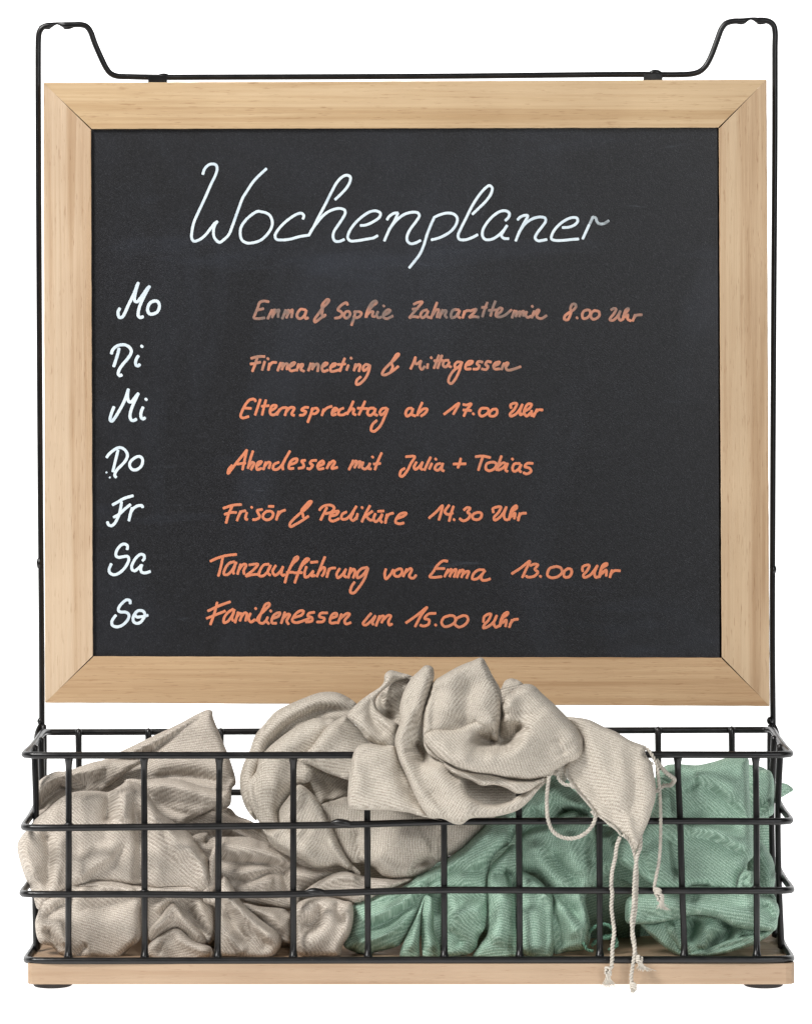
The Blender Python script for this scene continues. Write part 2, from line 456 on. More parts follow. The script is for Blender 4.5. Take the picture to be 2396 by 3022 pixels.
lettering('heading_lettering', INK_WHITE, 'white cursive heading Wochenplaner',
 ('W1', "212,158 222,128 245,102 268,94 292,98 302,118 295,155 262,225 225,310 185,395 155,465 143,525 142,560 155,580 185,574 225,545 265,495 290,465 304,457|304,457 290,475 280,510 282,550 300,578 318,588 345,570 375,540 400,480 425,410 445,355 462,310 490,265 530,205 575,158 612,124|585,396 560,392 525,410 480,450 452,495 448,540 460,575 490,592 530,590 575,575 615,540 642,500 650,460 635,420 610,402 585,396|843,440 848,420 835,405 810,408 770,430 720,470 685,510 667,545 675,568 710,573 760,568 820,552 875,543|1045,318 1080,285 1120,240 1140,200 1140,175 1120,165 1095,172 1060,205 1025,265 985,345 945,420 905,500 878,545|890,520 930,465 980,410 1030,382 1075,374 1105,385 1108,405 1090,440 1060,485 1038,520 1032,555 1045,580 1070,582 1102,570|1205,482 1240,478 1290,455 1325,428 1330,405 1305,390 1265,395 1210,430 1160,480 1130,530 1125,560 1140,578 1180,578 1240,568 1285,560 1312,546|1372,445 1385,425 1415,405 1440,402|1440,405 1420,450 1385,510 1355,578|1385,505 1430,450 1480,412 1530,398 1565,402 1575,420 1555,455 1515,510 1498,550 1500,580 1520,596 1550,592 1582,576"),
 ('W2', "388,430 365,480 340,545 320,610 295,665 265,705 230,748|388,430 420,415 470,403 510,410 532,435 525,475 495,515 450,545 410,562 370,572|628,410 670,370 715,325 745,280 752,245 735,230 710,245 670,290 625,360 590,430 555,500 537,545 545,568 580,572 620,560 660,540|835,450 855,430 860,405 840,390 805,392 760,420 715,470 692,515 692,550 710,570 750,568 790,545 825,510 845,482|845,482 825,515 810,545 825,562 855,565|912,445 930,428 955,418 975,420 950,470 920,530 900,578|920,525 960,470 1005,440 1050,428 1085,435 1088,455 1065,490 1035,530 1022,560 1040,578 1065,576 1095,570|1195,495 1235,492 1270,478 1290,455 1285,435 1255,432 1210,450 1160,490 1130,535 1125,565 1145,575 1200,575 1250,570 1295,567|1322,565 1345,515 1362,478"))
lettering('heading_lettering', INK_GREY, 'worn end of the last letter r of the heading',
 ('W2', "1366,472 1385,428|1385,428 1405,435 1410,455 1425,470 1455,470 1485,452"))
days = [('Mo', 'D1', "365,475 345,510 345,560 360,590 395,585 430,530 470,440 520,340 560,250 585,180 600,150|600,150 580,210 560,290 550,350 560,385 585,390 630,340 680,270 715,220 742,195|742,195 700,270 660,350 620,440 600,520 600,570 625,592 660,580|800,380 755,400 725,450 720,510 745,545 790,545 840,520 865,470 865,420 840,385 800,380"),
 ('Di', 'D1', "258,1050 270,1010 310,965 370,940 430,940 480,965 510,1010 505,1050 460,1120 400,1190 355,1260 345,1310 365,1332 388,1320|355,985 340,1050 315,1130 287,1212|600,1080 575,1120 565,1170 575,1200 600,1205 618,1188|645,958"),
 ('Mi', 'D1', "290,1730 265,1790 245,1860 243,1900 265,1910 300,1870 350,1790 400,1700 440,1610 465,1530 473,1505|473,1505 465,1560 465,1620 480,1660 510,1665 550,1620 580,1580 600,1558|600,1558 560,1640 525,1720 500,1800 495,1860 515,1898 545,1900 575,1885|660,1735 640,1780 632,1830 640,1870 660,1882 685,1868|698,1633"),
 ('Do', 'D2', "165,215 185,185 230,145 280,115 325,115 365,145 385,190 370,240 330,290 280,340 255,380 250,410 265,425|285,140 270,200 250,280 230,365|430,245 470,215 510,205 540,225 545,270 525,315 480,345 440,345 412,315 410,275 430,245"),
 ('Fr', 'D2', "228,718 280,690 350,650 442,622|322,690 315,740 300,810 275,870 245,920 215,940 185,930 173,900|240,850 300,815 360,760 415,715|435,750 420,800 400,885|425,790 445,760 490,730 540,728 545,745"),
 ('Sa', 'D2', "383,1190 385,1155 360,1135 325,1140 285,1180 265,1220 265,1260 290,1275 340,1268 385,1265 400,1290 385,1340 345,1400 290,1445 240,1460 200,1440 190,1405 213,1345|545,1310 562,1290 560,1255 530,1242 490,1265 450,1320 430,1370 435,1405 460,1418 500,1390 530,1360|537,1355 525,1395 535,1430 570,1440 625,1425"),
 ('So', 'D2', "415,1765 410,1735 380,1725 335,1755 295,1805 290,1840 315,1855 360,1855 395,1875 400,1910 370,1960 320,2000 270,2012 225,1995 220,1955 245,1910 262,1890|540,1840 500,1840 465,1870 445,1915 450,1955 480,1975 520,1965 550,1930 570,1890 560,1855 540,1840|465,1880 480,1905 530,1905 600,1890")]
for nm, reg, tx in days:
    lettering('weekday_lettering', INK_WHITE, 'white handwritten weekday ' + nm, (reg, tx), r=4.6 if reg == 'D1' else 4.3)
v, f = merge(strokes('D2', "163,375|198,428", 2.4)); o = obj('paint_speck', v, f, INK_WHITE, slate_o)
rows = [
 (INK_OR3, 'Emma & Sophie Zahnarzttermin 8.00 Uhr, worn to brownish grey',
  ('R1', "258,85 215,78 185,90 170,130 150,180 138,215 165,222 225,215|165,152 215,140|285,150 270,180 250,222|262,195 290,160 310,150 300,180 285,212|290,195 320,160 342,150 335,180 335,210|395,150 385,180 368,222|380,195 400,165 420,152 415,180 402,215|410,190 435,160 450,150 448,180 442,212|555,150 520,145 495,170 488,205 510,222 545,200 560,165 565,155|562,165 552,200 560,222 578,214|720,190 690,210 650,240 632,250 630,230 660,185 700,130 735,95 748,70 735,65 710,85 690,115 695,150 690,180 700,205 712,200|898,110 890,92 865,100 830,130 820,150 845,165 855,185 835,210 795,218|900,160 880,170 870,200 885,218 910,205 920,180 905,160|960,160 955,200 930,275|950,170 985,165 1010,175 1000,200 965,215 945,205|1050,210 1060,170 1100,120 1135,90 1128,78 1105,85 1080,115 1055,170 1045,210|1055,190 1085,165 1105,165 1100,200 1120,205|1145,165 1135,195 1150,215 1172,208|1192,118|1190,195 1230,175 1245,155 1225,150 1195,175 1190,210 1215,222 1265,200|1435,105 1470,90 1505,85 1480,120 1440,165 1400,215|1400,215 1430,205 1475,210|1425,145 1470,140|1545,150 1510,160 1490,195 1505,215 1535,195 1550,165|1552,160 1540,200 1570,215|1625,90 1610,130 1590,180 1575,220|1590,190 1620,150 1640,150 1630,185 1625,212|1670,150 1655,185 1645,215|1655,190 1685,155 1700,160 1690,195 1705,215"),
  ('R2', "150,150 105,150 85,185 90,215 120,205 150,165 155,155|155,160 140,200 160,215|195,160 180,215|185,195 205,160 235,155|240,160 290,145 270,175 235,210 275,205 310,210|380,90 360,140 340,205|335,130 375,130|445,80 425,130 405,200|390,155 450,150|455,190 490,165 500,140 480,135 455,165 450,200 480,208 520,195 575,150|600,155 580,215|590,185 615,160 620,170 610,205|615,190 640,165 650,170 640,205|645,190 670,160 680,170 670,200|700,165 690,195 710,212 735,200|745,122|760,160 740,215|750,195 790,150 800,155 780,195 790,215 820,220 860,197|1100,125 1095,105 1070,105 1055,135 1060,165 1050,200 1030,232 1005,225 1010,200 1040,175 1080,150 1100,125|1108,215|1190,150 1165,160 1150,190 1160,220 1190,215 1215,185 1210,155 1190,150|1250,155 1225,175 1220,205 1235,225 1265,220 1290,195 1285,165 1250,155|1385,150 1410,138 1425,145 1405,185 1380,215 1375,232 1400,235 1435,205 1460,160|1460,160 1445,210 1460,235 1480,225|1480,230 1490,190 1525,150 1525,140 1505,150 1490,190|1495,210 1520,190 1520,225 1545,240|1580,190 1560,240|1565,225 1590,195 1635,190")),
 (INK_OR2, 'Firmenmeeting & Mittagessen, half worn',
  ('R1', "225,530 170,530 115,545|165,540 145,600 125,650|110,590 150,585 190,575|225,570 215,605 205,640|252,548|265,585 255,640|258,615 285,580 320,578|355,580 330,645|345,615 370,585 380,590 365,635|370,615 395,590 410,590 405,635|425,615 460,595 470,580 445,585 425,620 435,645 475,640|500,590 485,645|495,620 520,595 535,595 520,635 545,650|600,585 580,645|590,615 615,590 625,595 610,635|620,615 645,590 660,595 655,650|690,615 720,600 735,585 710,585 690,620 700,650 740,640|755,620 790,605 805,590 780,590 760,620 765,650 805,645 835,635|875,545 855,595 835,650|820,595 880,590|905,600 890,640|927,543|965,590 950,645|960,620 985,595 1000,600 990,650|1075,600 1045,595 1025,620 1030,645 1055,630 1080,600|1080,600 1070,650 1040,710 990,755 970,755 975,720 1005,695|1310,610 1260,650 1200,680 1180,675 1190,645 1240,590 1290,545 1315,510 1300,510 1275,545 1255,580 1265,615 1250,650|1410,630 1430,590 1450,535|1450,535 1445,580 1460,590 1495,565|1495,565 1485,610 1500,635 1525,610|1550,590 1545,625|1578,540|1640,520 1600,625|1665,520 1630,625|1600,565 1670,560"),
  ('R2', "65,560 30,565 20,600 40,615 70,585|70,575 65,605 85,615|165,575 135,575 115,600 125,625 155,605 175,575|170,585 150,650 115,720 85,750 65,735 75,690 110,640 130,625|205,600 245,590 260,570 230,570 205,600 205,630 245,630|340,575 310,570 295,590 315,605 300,630 265,632|410,575 380,570 365,595 385,610 370,635 335,630|440,605 470,590 480,575 450,580 430,605 440,630 480,630|515,585 495,635|505,610 540,580 550,585 530,620 545,640 600,630 650,612")),
 (INK_OR, 'Elternsprechtag ab 17.00 Uhr',
  ('R3', "262,95 250,78 215,82 180,120 150,180 140,215 155,230 205,218|175,150 225,152|300,80 280,140 258,205|345,85 330,140 315,205|310,135 370,130|385,170 420,150 430,130 400,130 380,165 385,200 410,205 450,175|435,205 455,160|450,175 475,150 510,145|520,145 500,210|510,180 545,145 575,150 555,200 575,210|690,145 660,145 635,165 670,180 650,205 620,208|725,150 710,200 685,265|715,165 755,150 770,170 745,195 715,195|815,160 800,210|805,185 840,150 880,135|895,180 925,160 905,150 885,175 885,205 915,200|975,150 945,165 935,200 970,205 1000,190|1055,95 1035,140 1005,200|1010,185 1045,155 1060,160 1055,195 1075,205|1150,95 1125,150 1100,205|1090,150 1170,155|1225,150 1185,155 1170,195 1190,210 1225,185 1235,155|1232,160 1225,195 1250,210|1325,150 1290,155 1270,185 1280,205 1310,185 1335,155|1335,155 1310,220 1270,300 1220,340 1200,330 1210,285 1245,250|1530,150 1500,155 1480,190 1490,215 1525,195 1540,155|1538,160 1530,200 1560,215|1615,105 1590,160 1575,210|1585,190 1630,155 1655,160 1640,190 1605,215"),
  ('R4', "580,200 640,155 700,112 655,200|735,120 760,125 800,115 760,170 740,215|735,165 800,170|817,197|910,150 880,155 865,190 880,215 915,205 940,180 935,155 910,150|975,160 950,185 950,210 985,215 1010,190 1005,160 975,160|1125,150 1120,125 1150,110 1170,115 1150,160 1115,200 1120,215 1160,200 1195,160 1215,120|1215,120 1195,180 1200,205 1220,195|1235,175 1275,150 1290,120 1265,115 1240,145 1230,190 1250,215 1280,190|1290,170 1290,215|1335,160 1305,220|1310,200 1345,165 1380,165")),
 (INK_OR, 'Abendessen mit Julia + Tobias',
  ('R3', "70,615 42,650 38,682 60,655 110,590 160,530 190,490|190,490 175,560 155,650|110,605 180,597|240,500 220,560 200,640|205,625 235,590 250,600 235,630 225,650|275,620 300,600 310,585 285,590 270,620 275,650 310,640|345,590 325,650|335,620 365,590 380,595 370,640|450,590 410,610 405,645 430,650 470,620 505,560 540,500|505,560 480,620 485,650|540,610 590,590 600,565 570,565 540,595 535,640 570,640|665,575 635,580 650,605 650,630 610,640|755,575 715,580 705,600 725,615 700,645 680,640|780,620 815,600 808,580 785,590 765,620 775,645 815,640|865,590 840,640|855,615 890,580 905,590 880,640 925,632|1055,575 1040,610 1020,650|1035,620 1075,580 1085,590 1065,635|1075,615 1105,585 1115,590 1100,635|1135,590 1125,630 1150,645 1180,620 1190,600|1190,600 1180,640 1200,645|1212,548|1285,515 1255,580 1230,650|1220,605 1275,600"),
  ('R4', "270,545 340,545 310,600 280,660 240,705 222,700 230,660 260,640|355,590 335,630 345,648 380,625 405,590|405,590 390,640 405,650|470,550 445,600 420,655|480,600 460,645|512,565|550,600 520,610 505,645 530,655 560,625 570,600|568,605 560,650 578,662|715,560 705,600 692,635|655,605 755,603|835,545 890,540 955,552|895,545 875,600 858,655|960,590 925,605 920,645 945,660 990,640 1005,605 985,590 960,590|1045,540 1025,600 1005,655|1015,630 1060,595 1080,605 1060,635 1020,655|1095,600 1080,655 1095,665|1135,565|1195,600 1150,605 1135,645 1150,665 1185,645 1205,610|1205,610 1190,655 1205,670|1300,600 1255,600 1235,625 1275,640 1285,665 1250,685 1225,675")),
 (INK_OR, 'Frisör & Pediküre 14.30 Uhr',
  ('R5', "255,135 190,140 110,165|180,150 150,220 132,285|120,215 170,200 215,200|250,190 220,265|230,235 255,195 290,185|300,200 290,250 305,258|340,158|425,175 385,185 395,210 405,235 380,255 350,258|460,190 435,215 435,245 465,260 500,245 515,210 495,190 460,190|478,150 518,150|560,190 540,260|545,235 575,195 612,180|800,230 750,265 690,300 655,315 650,295 680,255 730,210 790,160 825,110 810,110 780,140 745,185 755,215 760,240|890,180 920,150 980,140 1010,160 990,195 940,210|950,160 925,210 900,260|980,230 1030,215 1045,190 1010,195 980,225 975,260 1000,270 1050,250|1110,195 1075,215 1070,250 1100,255 1140,225 1190,150|1165,200 1145,250 1165,265 1190,240|1200,210 1190,255|1237,160|1300,145 1270,200 1235,275|1250,240 1320,190|1265,225 1300,260 1330,260|1345,210 1330,250 1345,275 1375,255 1400,215|1400,215 1385,265 1400,280|1365,190 1412,188|1440,215 1425,285|1430,255 1455,215 1490,205|1520,250 1580,225 1595,205 1550,210 1515,250 1510,280 1540,292 1575,285"),
  ('R6', "182,245 240,195 290,145 280,200 262,260|345,140 310,195 330,215 375,205|380,150 360,210 345,270|385,258|465,180 490,160 515,165 495,200 515,215 500,250 460,268 430,250|570,200 540,215 535,245 560,258 595,250 610,215 595,200 570,200|705,200 700,170 735,155 765,155 745,200 710,240 715,262 755,240 790,195 810,155|810,155 790,220 800,255 820,260|835,250 850,200 895,160 890,145 860,165 840,220 830,260|850,235 880,205 875,250|920,205 905,265|905,245 930,210 970,205")),
 (INK_OR, 'Tanzaufführung von Emma 13.00 Uhr',
  ('R7', "115,155 170,130 240,110 325,100|215,125 200,200 180,275|310,160 270,170 235,215 225,260 250,265 290,230 325,165|315,190 300,240 305,258|360,180 335,260|345,225 385,180 405,185 385,235 390,260|430,185 500,180 465,225 405,275 450,265 500,262|590,180 550,185 520,225 510,270 540,275 580,240 605,190|600,195 580,245 600,270|645,190 620,240 640,270 680,240 705,200|705,200 690,250 700,270 720,265|720,330 740,260 780,180 825,135 825,120 805,125 790,150 760,210|735,245 790,245|800,330 825,260 860,190 905,150 915,138 895,135 870,160 840,220|795,250 860,248|895,200 880,250 885,285 915,275 950,235|950,235 940,275 965,270|930,165 985,160|1045,120 1020,180 980,280|1000,235 1035,205 1045,215 1030,265 1020,275|1080,215 1060,285|1065,255 1090,215 1130,210|1165,215 1140,260 1150,290 1190,260 1215,220|1215,220 1200,270 1220,285|1255,210 1235,290|1245,255 1280,220 1290,240 1275,290|1390,205 1345,215 1310,250 1310,290 1350,270 1395,210|1395,215 1370,290 1320,370 1275,415 1252,405 1260,365 1285,325"),
  ('R5', "1430,660 1420,700 1430,740 1470,700 1490,665|1530,660 1500,680 1500,710 1530,720 1560,690 1555,660 1530,660|1600,660 1570,720|1585,690 1630,655 1640,665 1620,720 1650,735 1675,710"),
  ('R8', "370,130 340,128 300,160 275,200 250,235 270,240 330,235|290,180 350,180|375,185 350,235|360,215 395,185 400,190 385,235|395,210 425,185 430,190 415,238|455,190 435,240|445,215 470,190 480,195 465,240|475,220 500,200 515,200 500,245|620,190 580,190 545,220 540,250 570,250 605,220 625,195|620,200 600,235 605,258 630,260 660,250|808,215 870,175 930,130 905,185 880,240|935,160 960,150 985,155 965,185 985,205 960,232 915,238 905,230|1003,233|1110,165 1065,180 1050,225 1075,242 1120,235 1150,205 1140,175 1110,165|1190,180 1165,200 1165,235 1195,238 1215,210 1210,185 1190,180|1290,200 1290,170 1320,155 1335,160 1320,195 1295,225 1300,240 1340,225 1370,190 1390,160|1390,160 1370,215 1380,240 1400,235|1410,225 1420,180 1455,155 1455,145 1430,155 1410,200 1405,240|1420,215 1450,190 1450,230|1490,190 1475,240|1478,220 1505,195 1545,195")),
 (INK_OR, 'Familienessen um 15.00 Uhr',
  ('R7', "95,560 180,520 275,485|170,490 150,570 115,670|85,620 160,590 235,560|300,545 260,570 225,620 225,655 255,645 290,600 310,550|305,570 290,620 300,640|340,570 315,655|325,615 355,580 370,585 355,640|365,610 395,575 410,580 400,640|440,580 425,625 445,650 475,630|483,540|490,640 510,600 560,550 595,510 590,497 565,505 540,550 515,610 510,650 540,660 570,635|580,610 570,640 590,665|605,560|625,620 670,600 680,575 650,580 620,610 615,655 650,660|720,570 690,660|705,620 745,585 760,590 735,640 750,668|790,615 860,590 870,560 840,560 795,600 780,640 810,655 880,635 920,620|960,570 915,580 905,600 940,615 940,640 890,650|1065,575 1010,580 1000,605 1040,620 1030,645 980,650|1090,620 1140,600 1140,580 1110,585 1090,615 1090,655 1140,655|1180,585 1150,660|1165,625 1225,580 1245,585 1205,640 1215,665 1255,655|1420,580 1385,620 1355,665 1375,675 1420,640 1455,600|1455,600 1430,660 1440,670|1490,600 1460,680|1475,640 1510,600 1525,605 1505,655|1515,635 1560,595 1580,600 1560,650 1570,675 1590,665"),
  ('R8', "88,550 160,500 230,445 190,500 150,575|290,485 240,490 215,520 245,530 240,560 205,572 185,565|290,565|385,500 345,515 330,550 350,575 395,565 425,535 415,505 385,500|475,500 435,520 420,555 445,578 485,565 510,530 500,505 475,500|615,545 620,510 650,490 665,490 650,530 620,565 615,585 655,570 690,535 705,500|705,500 685,555 700,580 720,570|730,565 745,520 780,490 780,478 755,490 735,530 725,575|745,550 770,530 765,575|810,530 790,580|795,560 820,530 850,525")),
]
for mat, lab, *ch in rows:
    lettering('entry_lettering', mat, 'orange handwritten entry ' + lab, *ch, r=4.0)

# ------------------------------------------------------------------ basket wires
RW = 10.3
def hoop(front, back, lx, rx, blx, brx, name, label):
    """front: list of (x,y) along the front; back: (yl, yr)"""
    yl, yr = front[0][1], front[-1][1]
    c = 26
    pts = [(lx+c*1.6, yl, 0)] + [(x, y, 0) for x, y in front[1:-1]] + [(rx-c*1.6, yr, 0), (rx-c*0.45, yr-1, c*0.45), (rx, yr-3, c*1.6)]
    for t in (0.35, 0.7): pts.append((rx+(brx-rx)*t, yr+(back[1]-yr)*t, DB*t))
    pts += [(brx, back[1], DB-c*1.6), (brx-c*.45, back[1], DB-c*.45), (brx-c*1.6, back[1], DB)]
    for t in (0.8, 0.6, 0.4, 0.2): pts.append((blx+(brx-blx)*t, back[0]+(back[1]-back[0])*t, DB))
    pts += [(blx+c*1.6, back[0], DB), (blx+c*.45, back[0], DB-c*.45), (blx, back[0], DB-c*1.6)]
    for t in (0.7, 0.35): pts.append((lx+(blx-lx)*t, yl+(back[0]-yl)*t, DB*t))
    pts += [(lx, yl-3, c*1.6), (lx+c*.45, yl-1, c*.45)]
    v, f = px_tube(pts, RW, 9, 12, closed=True)
    o = obj(name, v, f, STEEL, org); o['label'] = label
HY = [[(63, 2229), (400, 2229), (800, 2229), (1250, 2228), (1900, 2227), (2341, 2227)],
      [(61, 2443), (400, 2441), (700, 2438), (1010, 2434), (1180, 2429), (1320, 2425), (1700, 2423), (2000, 2423), (2341, 2424)],
      [(57, 2639), (400, 2639), (700, 2641), (930, 2637), (1150, 2630), (1300, 2627), (1700, 2628), (2344, 2628)],
      [(69, 2835), (600, 2835), (1200, 2833), (1800, 2832), (2344, 2831)]]
HB = [(2161, 2154), (2341, 2332), (2540, 2532), (2731, 2727)]
HX = [(74, 2330, 130, 2276), (72, 2330, 128, 2274), (68, 2333, 126, 2276), (80, 2333, 136, 2278)]
HN = ['top rim wire of the basket', 'second hoop wire below the rim', 'third hoop wire', 'bottom hoop wire lying on the wooden base']
for fr, bk, (lx, rx, bl, br), lab in zip(HY, HB, HX, HN):
    hoop(fr, bk, lx, rx, bl, br, 'hoop_wire', lab)
def hy(i, x):
    xs = [p[0] for p in HY[i]]; ys = [p[1] for p in HY[i]]
    return float(np.interp(x, xs, ys))
uprights = [(204, 204, 203), (426, 427, 428), (648, 646, 643), (866, 866, 866), (1083, 1084, 1086), (1308, 1310, 1311),
            (1531, 1531, 1533), (1768, 1768, 1769), (1999, 2006, 2018), (2229, 2231, 2232)]
DU = 19.5
for i, (a, b, c) in enumerate(uprights):
    y0, y1, y2, y3 = hy(0, a), hy(1, b), hy(2, b), hy(3, c)
    m2 = (b+c)/2
    v, f = px_tube([(a, y0-5, 10, 1.0), (a, y0+9, 12, 1.35), (a, y0+22, 15, 1.12), (a, y0+38, DU), (b, y1, DU), (b*.5+c*.5, y2, DU), (c, y3-45, DU),
                    (c, y3-22, 15, 1.12), (c, y3-9, 12, 1.45), (c, y3, 10, 1.2)], RW*0.93, 7, 12)
    obj('upright_wire', v, f, STEEL, org)
    # weld beads at the two middle crossings
    for hx, yy in ((b, y1), (b*.5+c*.5, y2)):
        if (i*7+int(yy)) % 3 == 0:
            v, f = px_tube([(hx-14, yy-7, 6, 0.5), (hx-4, yy-9, 5, 0.8), (hx+8, yy-8, 5, 0.8), (hx+16, yy-5, 6, 0.4)], 7, 4, 8)
            obj('weld', v, f, STEEL, org)
for xs, ys in ((1010, 2429), (935, 2633)):      # lumps half way along the hoops, where their ends are joined
    v, f = px_tube([(xs-34, ys+1, -1, 0.5), (xs-14, ys-2, -2, 1.0), (xs+10, ys+1, -3, 1.05), (xs+34, ys+3, -1, 0.5)], RW*1.05, 5, 12)
    obj('weld', v, f, STEEL, org)
backs = [233, 439, 652, 865, 1078, 1290, 1503, 1728, 1941, 2158]
for x in backs:
    t = (x-128)/(2285-128)
    yt = HB[0][0]+(HB[0][1]-HB[0][0])*t; yb = HB[3][0]+(HB[3][1]-HB[3][0])*t
    v, f = px_tube([(x, yt-6, DB-14, 1.15), (x, yt+14, DB-18, 1.1), (x+2, yt+200, DB-DU), (x+3, yb-20, DB-DU), (x+3, yb, DB-14, 1.1)], RW*0.93, 12, 10)
    obj('upright_wire', v, f, STEEL, org)
for side in (0, 1):
    for t in (0.33, 0.655):
        pts = []
        for i, ((lx, rx, bl, br), fr, bk) in enumerate(zip(HX, HY, HB)):
            fx, bx = (lx, bl) if side == 0 else (rx, br)
            fy, by = (fr[0][1], bk[0]) if side == 0 else (fr[-1][1], bk[1])
            s = 1 if side == 0 else -1
            kk = LD/(LD+DB*t)
            # straight line in space between the two corner posts
            w = t/(t+(1-t)*1.0*(1)) if True else t
            x = fx+(bx-fx)*t; y = fy+(by-fy)*t
            pts.append((x+s*(19 if i not in (0, 3) else 12)*0.9, y-(4 if i == 0 else 0), DB*t, 1.2 if i in (0, 3) else 1.0))
        v, f = px_tube(pts, RW*0.9, 9, 10)
        obj('upright_wire', v, f, STEEL, org)
# corner posts at the back, with the lugs holding the tall rod
for x0, x1, s in ((126, 131, 1), (2276, 2276, -1)):
    v, f = px_tube([(x0+4*s, 2140, DB-12, 0.8), (x0+4*s, 2165, DB-18), (x0+4*s, 2450, DB-20), (x1+6*s, 2725, DB-16)], RW, 12, 10)
    obj('upright_wire', v, f, STEEL, org)
    v, f = px_tube([(x0-6*s, 2146-10, DB-4, .5), (x0-12*s, 2152, DB-14, .8), (x0-16*s, 2166, DB-30, .9), (x0-20*s, 2180, DB-60, .6)], 9, 6, 10)
    obj('weld', v, f, STEEL, org)
for x, y, d in ((123, 2128, DB), (2273, 2126, DB-6)):
    v, f = px_tube([(x-1, y-8, d, .8), (x-2, y, d-2, 1.15), (x-1, y+8, d, .9)], 9.5, 3, 12)
    obj('weld', v, f, STEEL, org)
for x, y in ((118, 1662), (2279, 1680)):
    v, f = px_tube([(x, y-14, DB, .8), (x+1, y, DB-1, 1.2), (x, y+14, DB, .8)], 9.2, 3, 12)
    obj('weld', v, f, STEEL, org)

# wooden base and its feet
def base():
    d0, d1 = -6, DB+18
    zt = P(0, 2843.5, d0).z; zb = P(0, 2905, d0).z
    k = LD/(LD+d0)
    xl = P(82, 0, d0).x; xr = P(2344, 0, d0).x
    c = 13*U
    plan = [(xl+c, d0*U), (xr-c*2, d0*U), (xr-c*.7, d0*U+c*.35), (xr, d0*U+c*1.4), (xr, d1*U-c), (xr-c, d1*U), (xl+c, d1*U), (xl, d1*U-c), (xl, d0*U+c), (xl+c*.3, d0*U+c*.3)]
    n = len(plan); V = []; F = []
    for z, ins in ((zt, 1.2*U), (zt-1.2*U, 0), (zb+1.2*U, 0), (zb, 1.2*U)):
        for x, y in plan:
            sx = 1 if x < 0 else -1; sy = 1 if y < DB*U/2 else -1
            V.append((x+sx*ins, y+sy*ins, z))
    for i in range(3):
        for j in range(n): F.append((i*n+j, (i+1)*n+j, (i+1)*n+(j+1) % n, i*n+(j+1) % n))
    F.append(tuple(range(n))); F.append(tuple(reversed(range(3*n, 4*n))))
    obj('base_board', V, F, wood_base, org, False)
    return zb
ZB = base()
def foot(px, d):
    x = P(px, 0, d).x; y = d*U; r = 58*U; V = []; F = []; n = 40
    for z, rr in ((ZB, r*0.99), (ZB-1*U, r), (ZF+2*U, r), (ZF, r*0.96)):
        for k in range(n):
            a = 2*math.pi*k/n; V.append((x+rr*math.cos(a), y+rr*math.sin(a), z))
    for i in range(3):
        for k in range(n): F.append((i*n+k, (i+1)*n+k, (i+1)*n+(k+1) % n, i*n+(k+1) % n))
    F.append(tuple(reversed(range(3*n, 4*n)))); F.append(tuple(range(n)))
    obj('foot', V, F, RUBBER, org, False)
foot(157, 75); foot(2251, 75); foot(185, DB-60); foot(2220, DB-60)

# ------------------------------------------------------------------ cloth
ZS = 2.441
CR = {'A': (0, 2050), 'B': (600, 1920), 'C': (1100, 1920), 'E': (1696, 2050), 'F': (0, 2422), 'G': (600, 2422), 'H': (1100, 2422), 'K': (1696, 2422)}
def cpts(s):
    """'A 10,20 30,40 B 5,6' -> photograph pixels"""
    out = []; ox = oy = 0
    for tok in s.split():
        if tok in CR: ox, oy = CR[tok]
        else:
            x, y = tok.split(','); out.append((ox+float(x)/ZS, oy+float(y)/ZS))
    return np.array(out)
def seg_dist(p, poly, closed):
    """distance of points p (n,2) to a polyline and the arc parameter of the nearest point"""
    a = poly if closed else poly[:-1]
    b = np.roll(poly, -1, axis=0) if closed else poly[1:]
    best = np.full(len(p), 1e9); par = np.zeros(len(p)); m = len(a)
    for i in range(m):
        ab = b[i]-a[i]; L2 = max(ab @ ab, 1e-9)
        t = np.clip(((p-a[i]) @ ab)/L2, 0, 1)
        q = a[i]+t[:, None]*ab
        d = np.hypot(*(p-q).T)
        w = d < best; best[w] = d[w]; par[w] = (i+t[w])/m
    return best, par
def inside(p, poly):
    r = np.zeros(len(p), bool); n = len(poly); j = n-1
    for i in range(n):
        xi, yi = poly[i]; xj, yj = poly[j]
        c = ((yi > p[:, 1]) != (yj > p[:, 1])) & (p[:, 0] < (xj-xi)*(p[:, 1]-yi)/(yj-yi+1e-12)+xi)
        r ^= c; j = i
    return r
SP = 6.0
CK = 1.55       # overall crease strength, set per scarf
def push(d):
    return min(d*1.45+22, 500) if d > 35 else d
